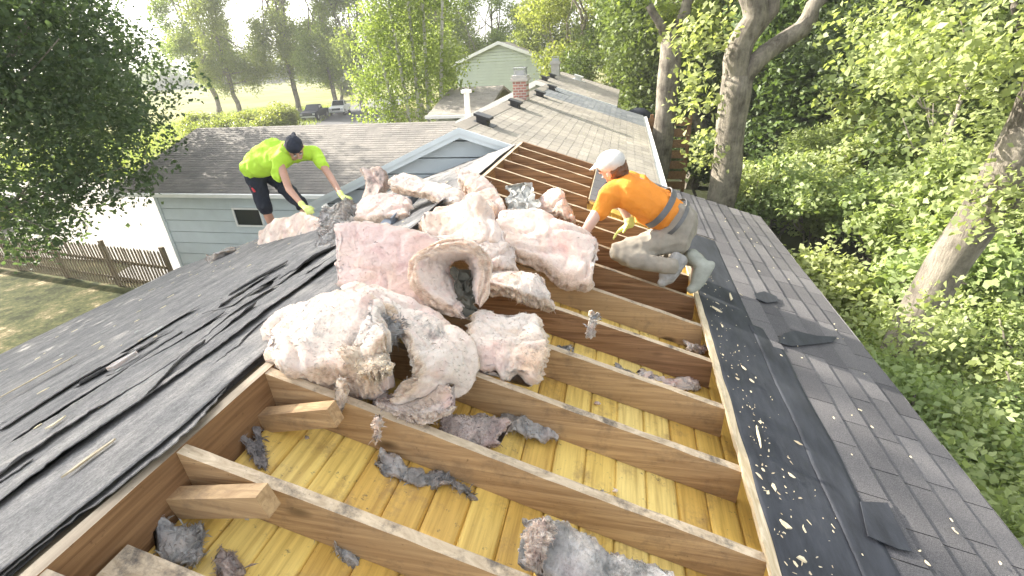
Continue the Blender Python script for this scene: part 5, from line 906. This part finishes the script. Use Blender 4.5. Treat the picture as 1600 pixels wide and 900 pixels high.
blob('boot', pr, .009, MT['boot'], om, sm=3, disp=.003)
pr = []; hand(pr, haR, (J(965, 362, 3.7) - haR), (0, -.4, -.8), 1.15, .4, 1); pr.append(('c', elR.lerp(haR, .8), .04, haR, .036)); blob('glove', pr, .008, MT['glove'], om, sm=2)
c, up_, fwd_, rt_, R_ = fr
pr = [('e', c + up_ * .052 - fwd_ * .004, .092, .108, .080, R_)] + [('c', c + fwd_ * .09 + up_ * .04 + rt_ * q, .010, c + fwd_ * .165 + up_ * .022 + rt_ * q * .8, .006) for q in (-.05, -.025, 0, .025, .05)]
blob('cap', pr, .006, MT['cap'], om, sm=2)
pr = [('e', c - fwd_ * .035 - up_ * .008, .086, .078, .082, R_), ('e', c - fwd_ * .06 - up_ * .055, .06, .045, .045, R_)]
blob('hair', pr, .007, MT['hair'], om, sm=1, disp=.010, dscale=30)
face_bits(om, fr, 1.0, MT['hair'])
def band(name, ctr, ax, rx, ry, w_, th, m, par, side, a0=0, a1=1):
    ax = Vector(ax).normalized(); s_ = Vector(side); s_ = (s_ - ax * s_.dot(ax)).normalized(); t_ = ax.cross(s_); P = []
    for k in range(41):
        a = 2 * math.pi * (a0 + (a1 - a0) * k / 40); d_ = s_ * math.cos(a) * rx + t_ * math.sin(a) * ry; o_ = d_.normalized() * th; P.append([ctr + d_ - ax * w_, ctr + d_ + o_ - ax * w_, ctr + d_ + o_ + ax * w_, ctr + d_ + ax * w_])
    return link(name, grid_mesh(name, [[tuple(x) for x in r_] for r_ in P], True), m, par, smooth=False)
bx = (waist - chest).normalized()
band('belt', J(1030, 324, 3.54), J(1058, 346, 3.54) - J(1000, 302, 3.54), .226, .150, .022, .008, MT['leather'], om, (0, 1, 0))
band('waistband', J(1052, 340, 3.54), bx + Vector((0, 0, -.05)), .232, .150, .014, .004, MT['leather'], om, (0, 1, 0))
# --- bending worker in fluorescent shirt
J2 = J; S2 = 1.12
hd = J(462, 231, 5.72); up = (J(459, 205, 5.85) - J(468, 255, 5.65)).normalized() * 0 + Vector((.2, -.62, .68)); up.normalize(); fw = Vector((.38, -.30, -.8))
kp, fr = head_prims(hd, up, fw, 1.22)
shR, shL = J(436, 252, 5.55), J(492, 240, 5.95); elR, haR = J(452, 296, 5.35), J(474, 322, 5.2); elL, haL = J(516, 276, 5.7), J(534, 306, 5.4)
hipR, hipL = J(398, 274, 5.85), J(425, 272, 6.1); knR, anR = J(413, 322, 5.8), J(434, 372, 5.95); knL, anL = J(470, 318, 5.95), J(492, 362, 5.95)
pelv = J(405, 262, 5.98); chest = J(452, 238, 5.82)
pr = kp + [('c', J(458, 243, 5.74), .07, hd, .065), ('c', pelv, .14, chest, .15), ('c', chest, .12, shR, .07), ('c', chest, .12, shL, .07), ('c', shR, .06, elR, .048), ('c', elR, .05, haR, .032), ('c', shL, .06, elL, .048), ('c', elL, .05, haL, .032), ('c', pelv, .13, hipR, .11), ('c', pelv, .13, hipL, .11), ('c', hipR, .095, knR, .068), ('c', knR, .062, knR.lerp(anR, .35), .066), ('c', knR.lerp(anR, .35), .066, anR, .042), ('c', hipL, .095, knL, .068), ('c', knL, .062, knL.lerp(anL, .35), .064), ('c', knL.lerp(anL, .35), .064, anL, .042)]
ym = blob('person', pr, .011, MT['skin'], sm=3, label='person bending over in a fluorescent yellow-green T-shirt, dark shorts, black beanie and yellow gloves', cat='person')
wv = Vector((.05, .12, .04))
pr = torso(J(408, 256, 5.97), J(448, 240, 5.83), .21, .19, wv, .86) + [('c', chest, .15, shR, .10), ('c', chest, .15, shL, .10), ('c', shR, .10, J(424, 270, 5.50) .lerp(J(446, 280, 5.45), .5), .088), ('c', shL, .095, J(505, 259, 5.82), .08), ('c', J(400, 252, 5.95), .17, J(430, 236, 5.85), .18)]
blob('shirt', pr, .015, MT['lime'], ym, sm=4, disp=.018, dscale=6)
pr = [('c', pelv, .17, hipR, .15), ('c', pelv, .17, hipL, .15), ('c', hipR, .145, knR, .105), ('c', knR, .104, knR.lerp(anR, .08), .10), ('c', hipL, .14, knL, .10), ('c', knL, .10, knL.lerp(anL, .06), .096)]
blob('shorts', pr, .014, MT['navy'], ym, sm=3, disp=.014, dscale=7)
c, up_, fwd_, rt_, R_ = fr; s_ = 1.22
pr = [('e', c + up_ * .052 * s_ - fwd_ * .008, .096 * s_, .114 * s_, .082 * s_, R_), ('c', c + up_ * .07 * s_ - fwd_ * .03, .07, J(459, 208, 5.86), .022)]
blob('beanie', pr, .008, MT['navy'], ym, sm=2, disp=.004, dscale=20)
face_bits(ym, fr, s_, MT['darkmetal'])
b = MB()
for q in (-1, 1):
    cc = c + fwd_ * .105 * s_ + rt_ * q * .033 * s_ + up_ * .004; b.beam(cc - up_ * .010, cc + up_ * .010, rt_ * .018, fwd_ * .002)
b.build('glasses', MT['cement'], ym)
for (el_, ha_, tg_) in ((elR, haR, J(486, 330, 5.1)), (elL, haL, J(548, 316, 5.3))):
    pr = []; hand(pr, ha_, tg_ - ha_, (.2, 0, -1), 1.25, .7, 1); pr.append(('c', el_.lerp(ha_, .86), .042, ha_, .038)); blob('glove', pr, .009, MT['glove'], ym, sm=2)
for an_ in (anR, anL):
    blob('shoe', [('c', an_ + Vector((0, .03, -.03)), .055, an_ + Vector((.10, -.14, -.07)), .045), ('c', an_ + Vector((.10, -.14, -.07)), .045, an_ + Vector((.15, -.2, -.09)), .035)], .011, MT['navy'], ym, sm=2)
b = MB(); a = J(392, 290, 5.72); b.beam(a, J(398, 300, 5.70), (.012, 0, 0), (0, .01, 0)); b.build('stripe', MT['red'], ym)
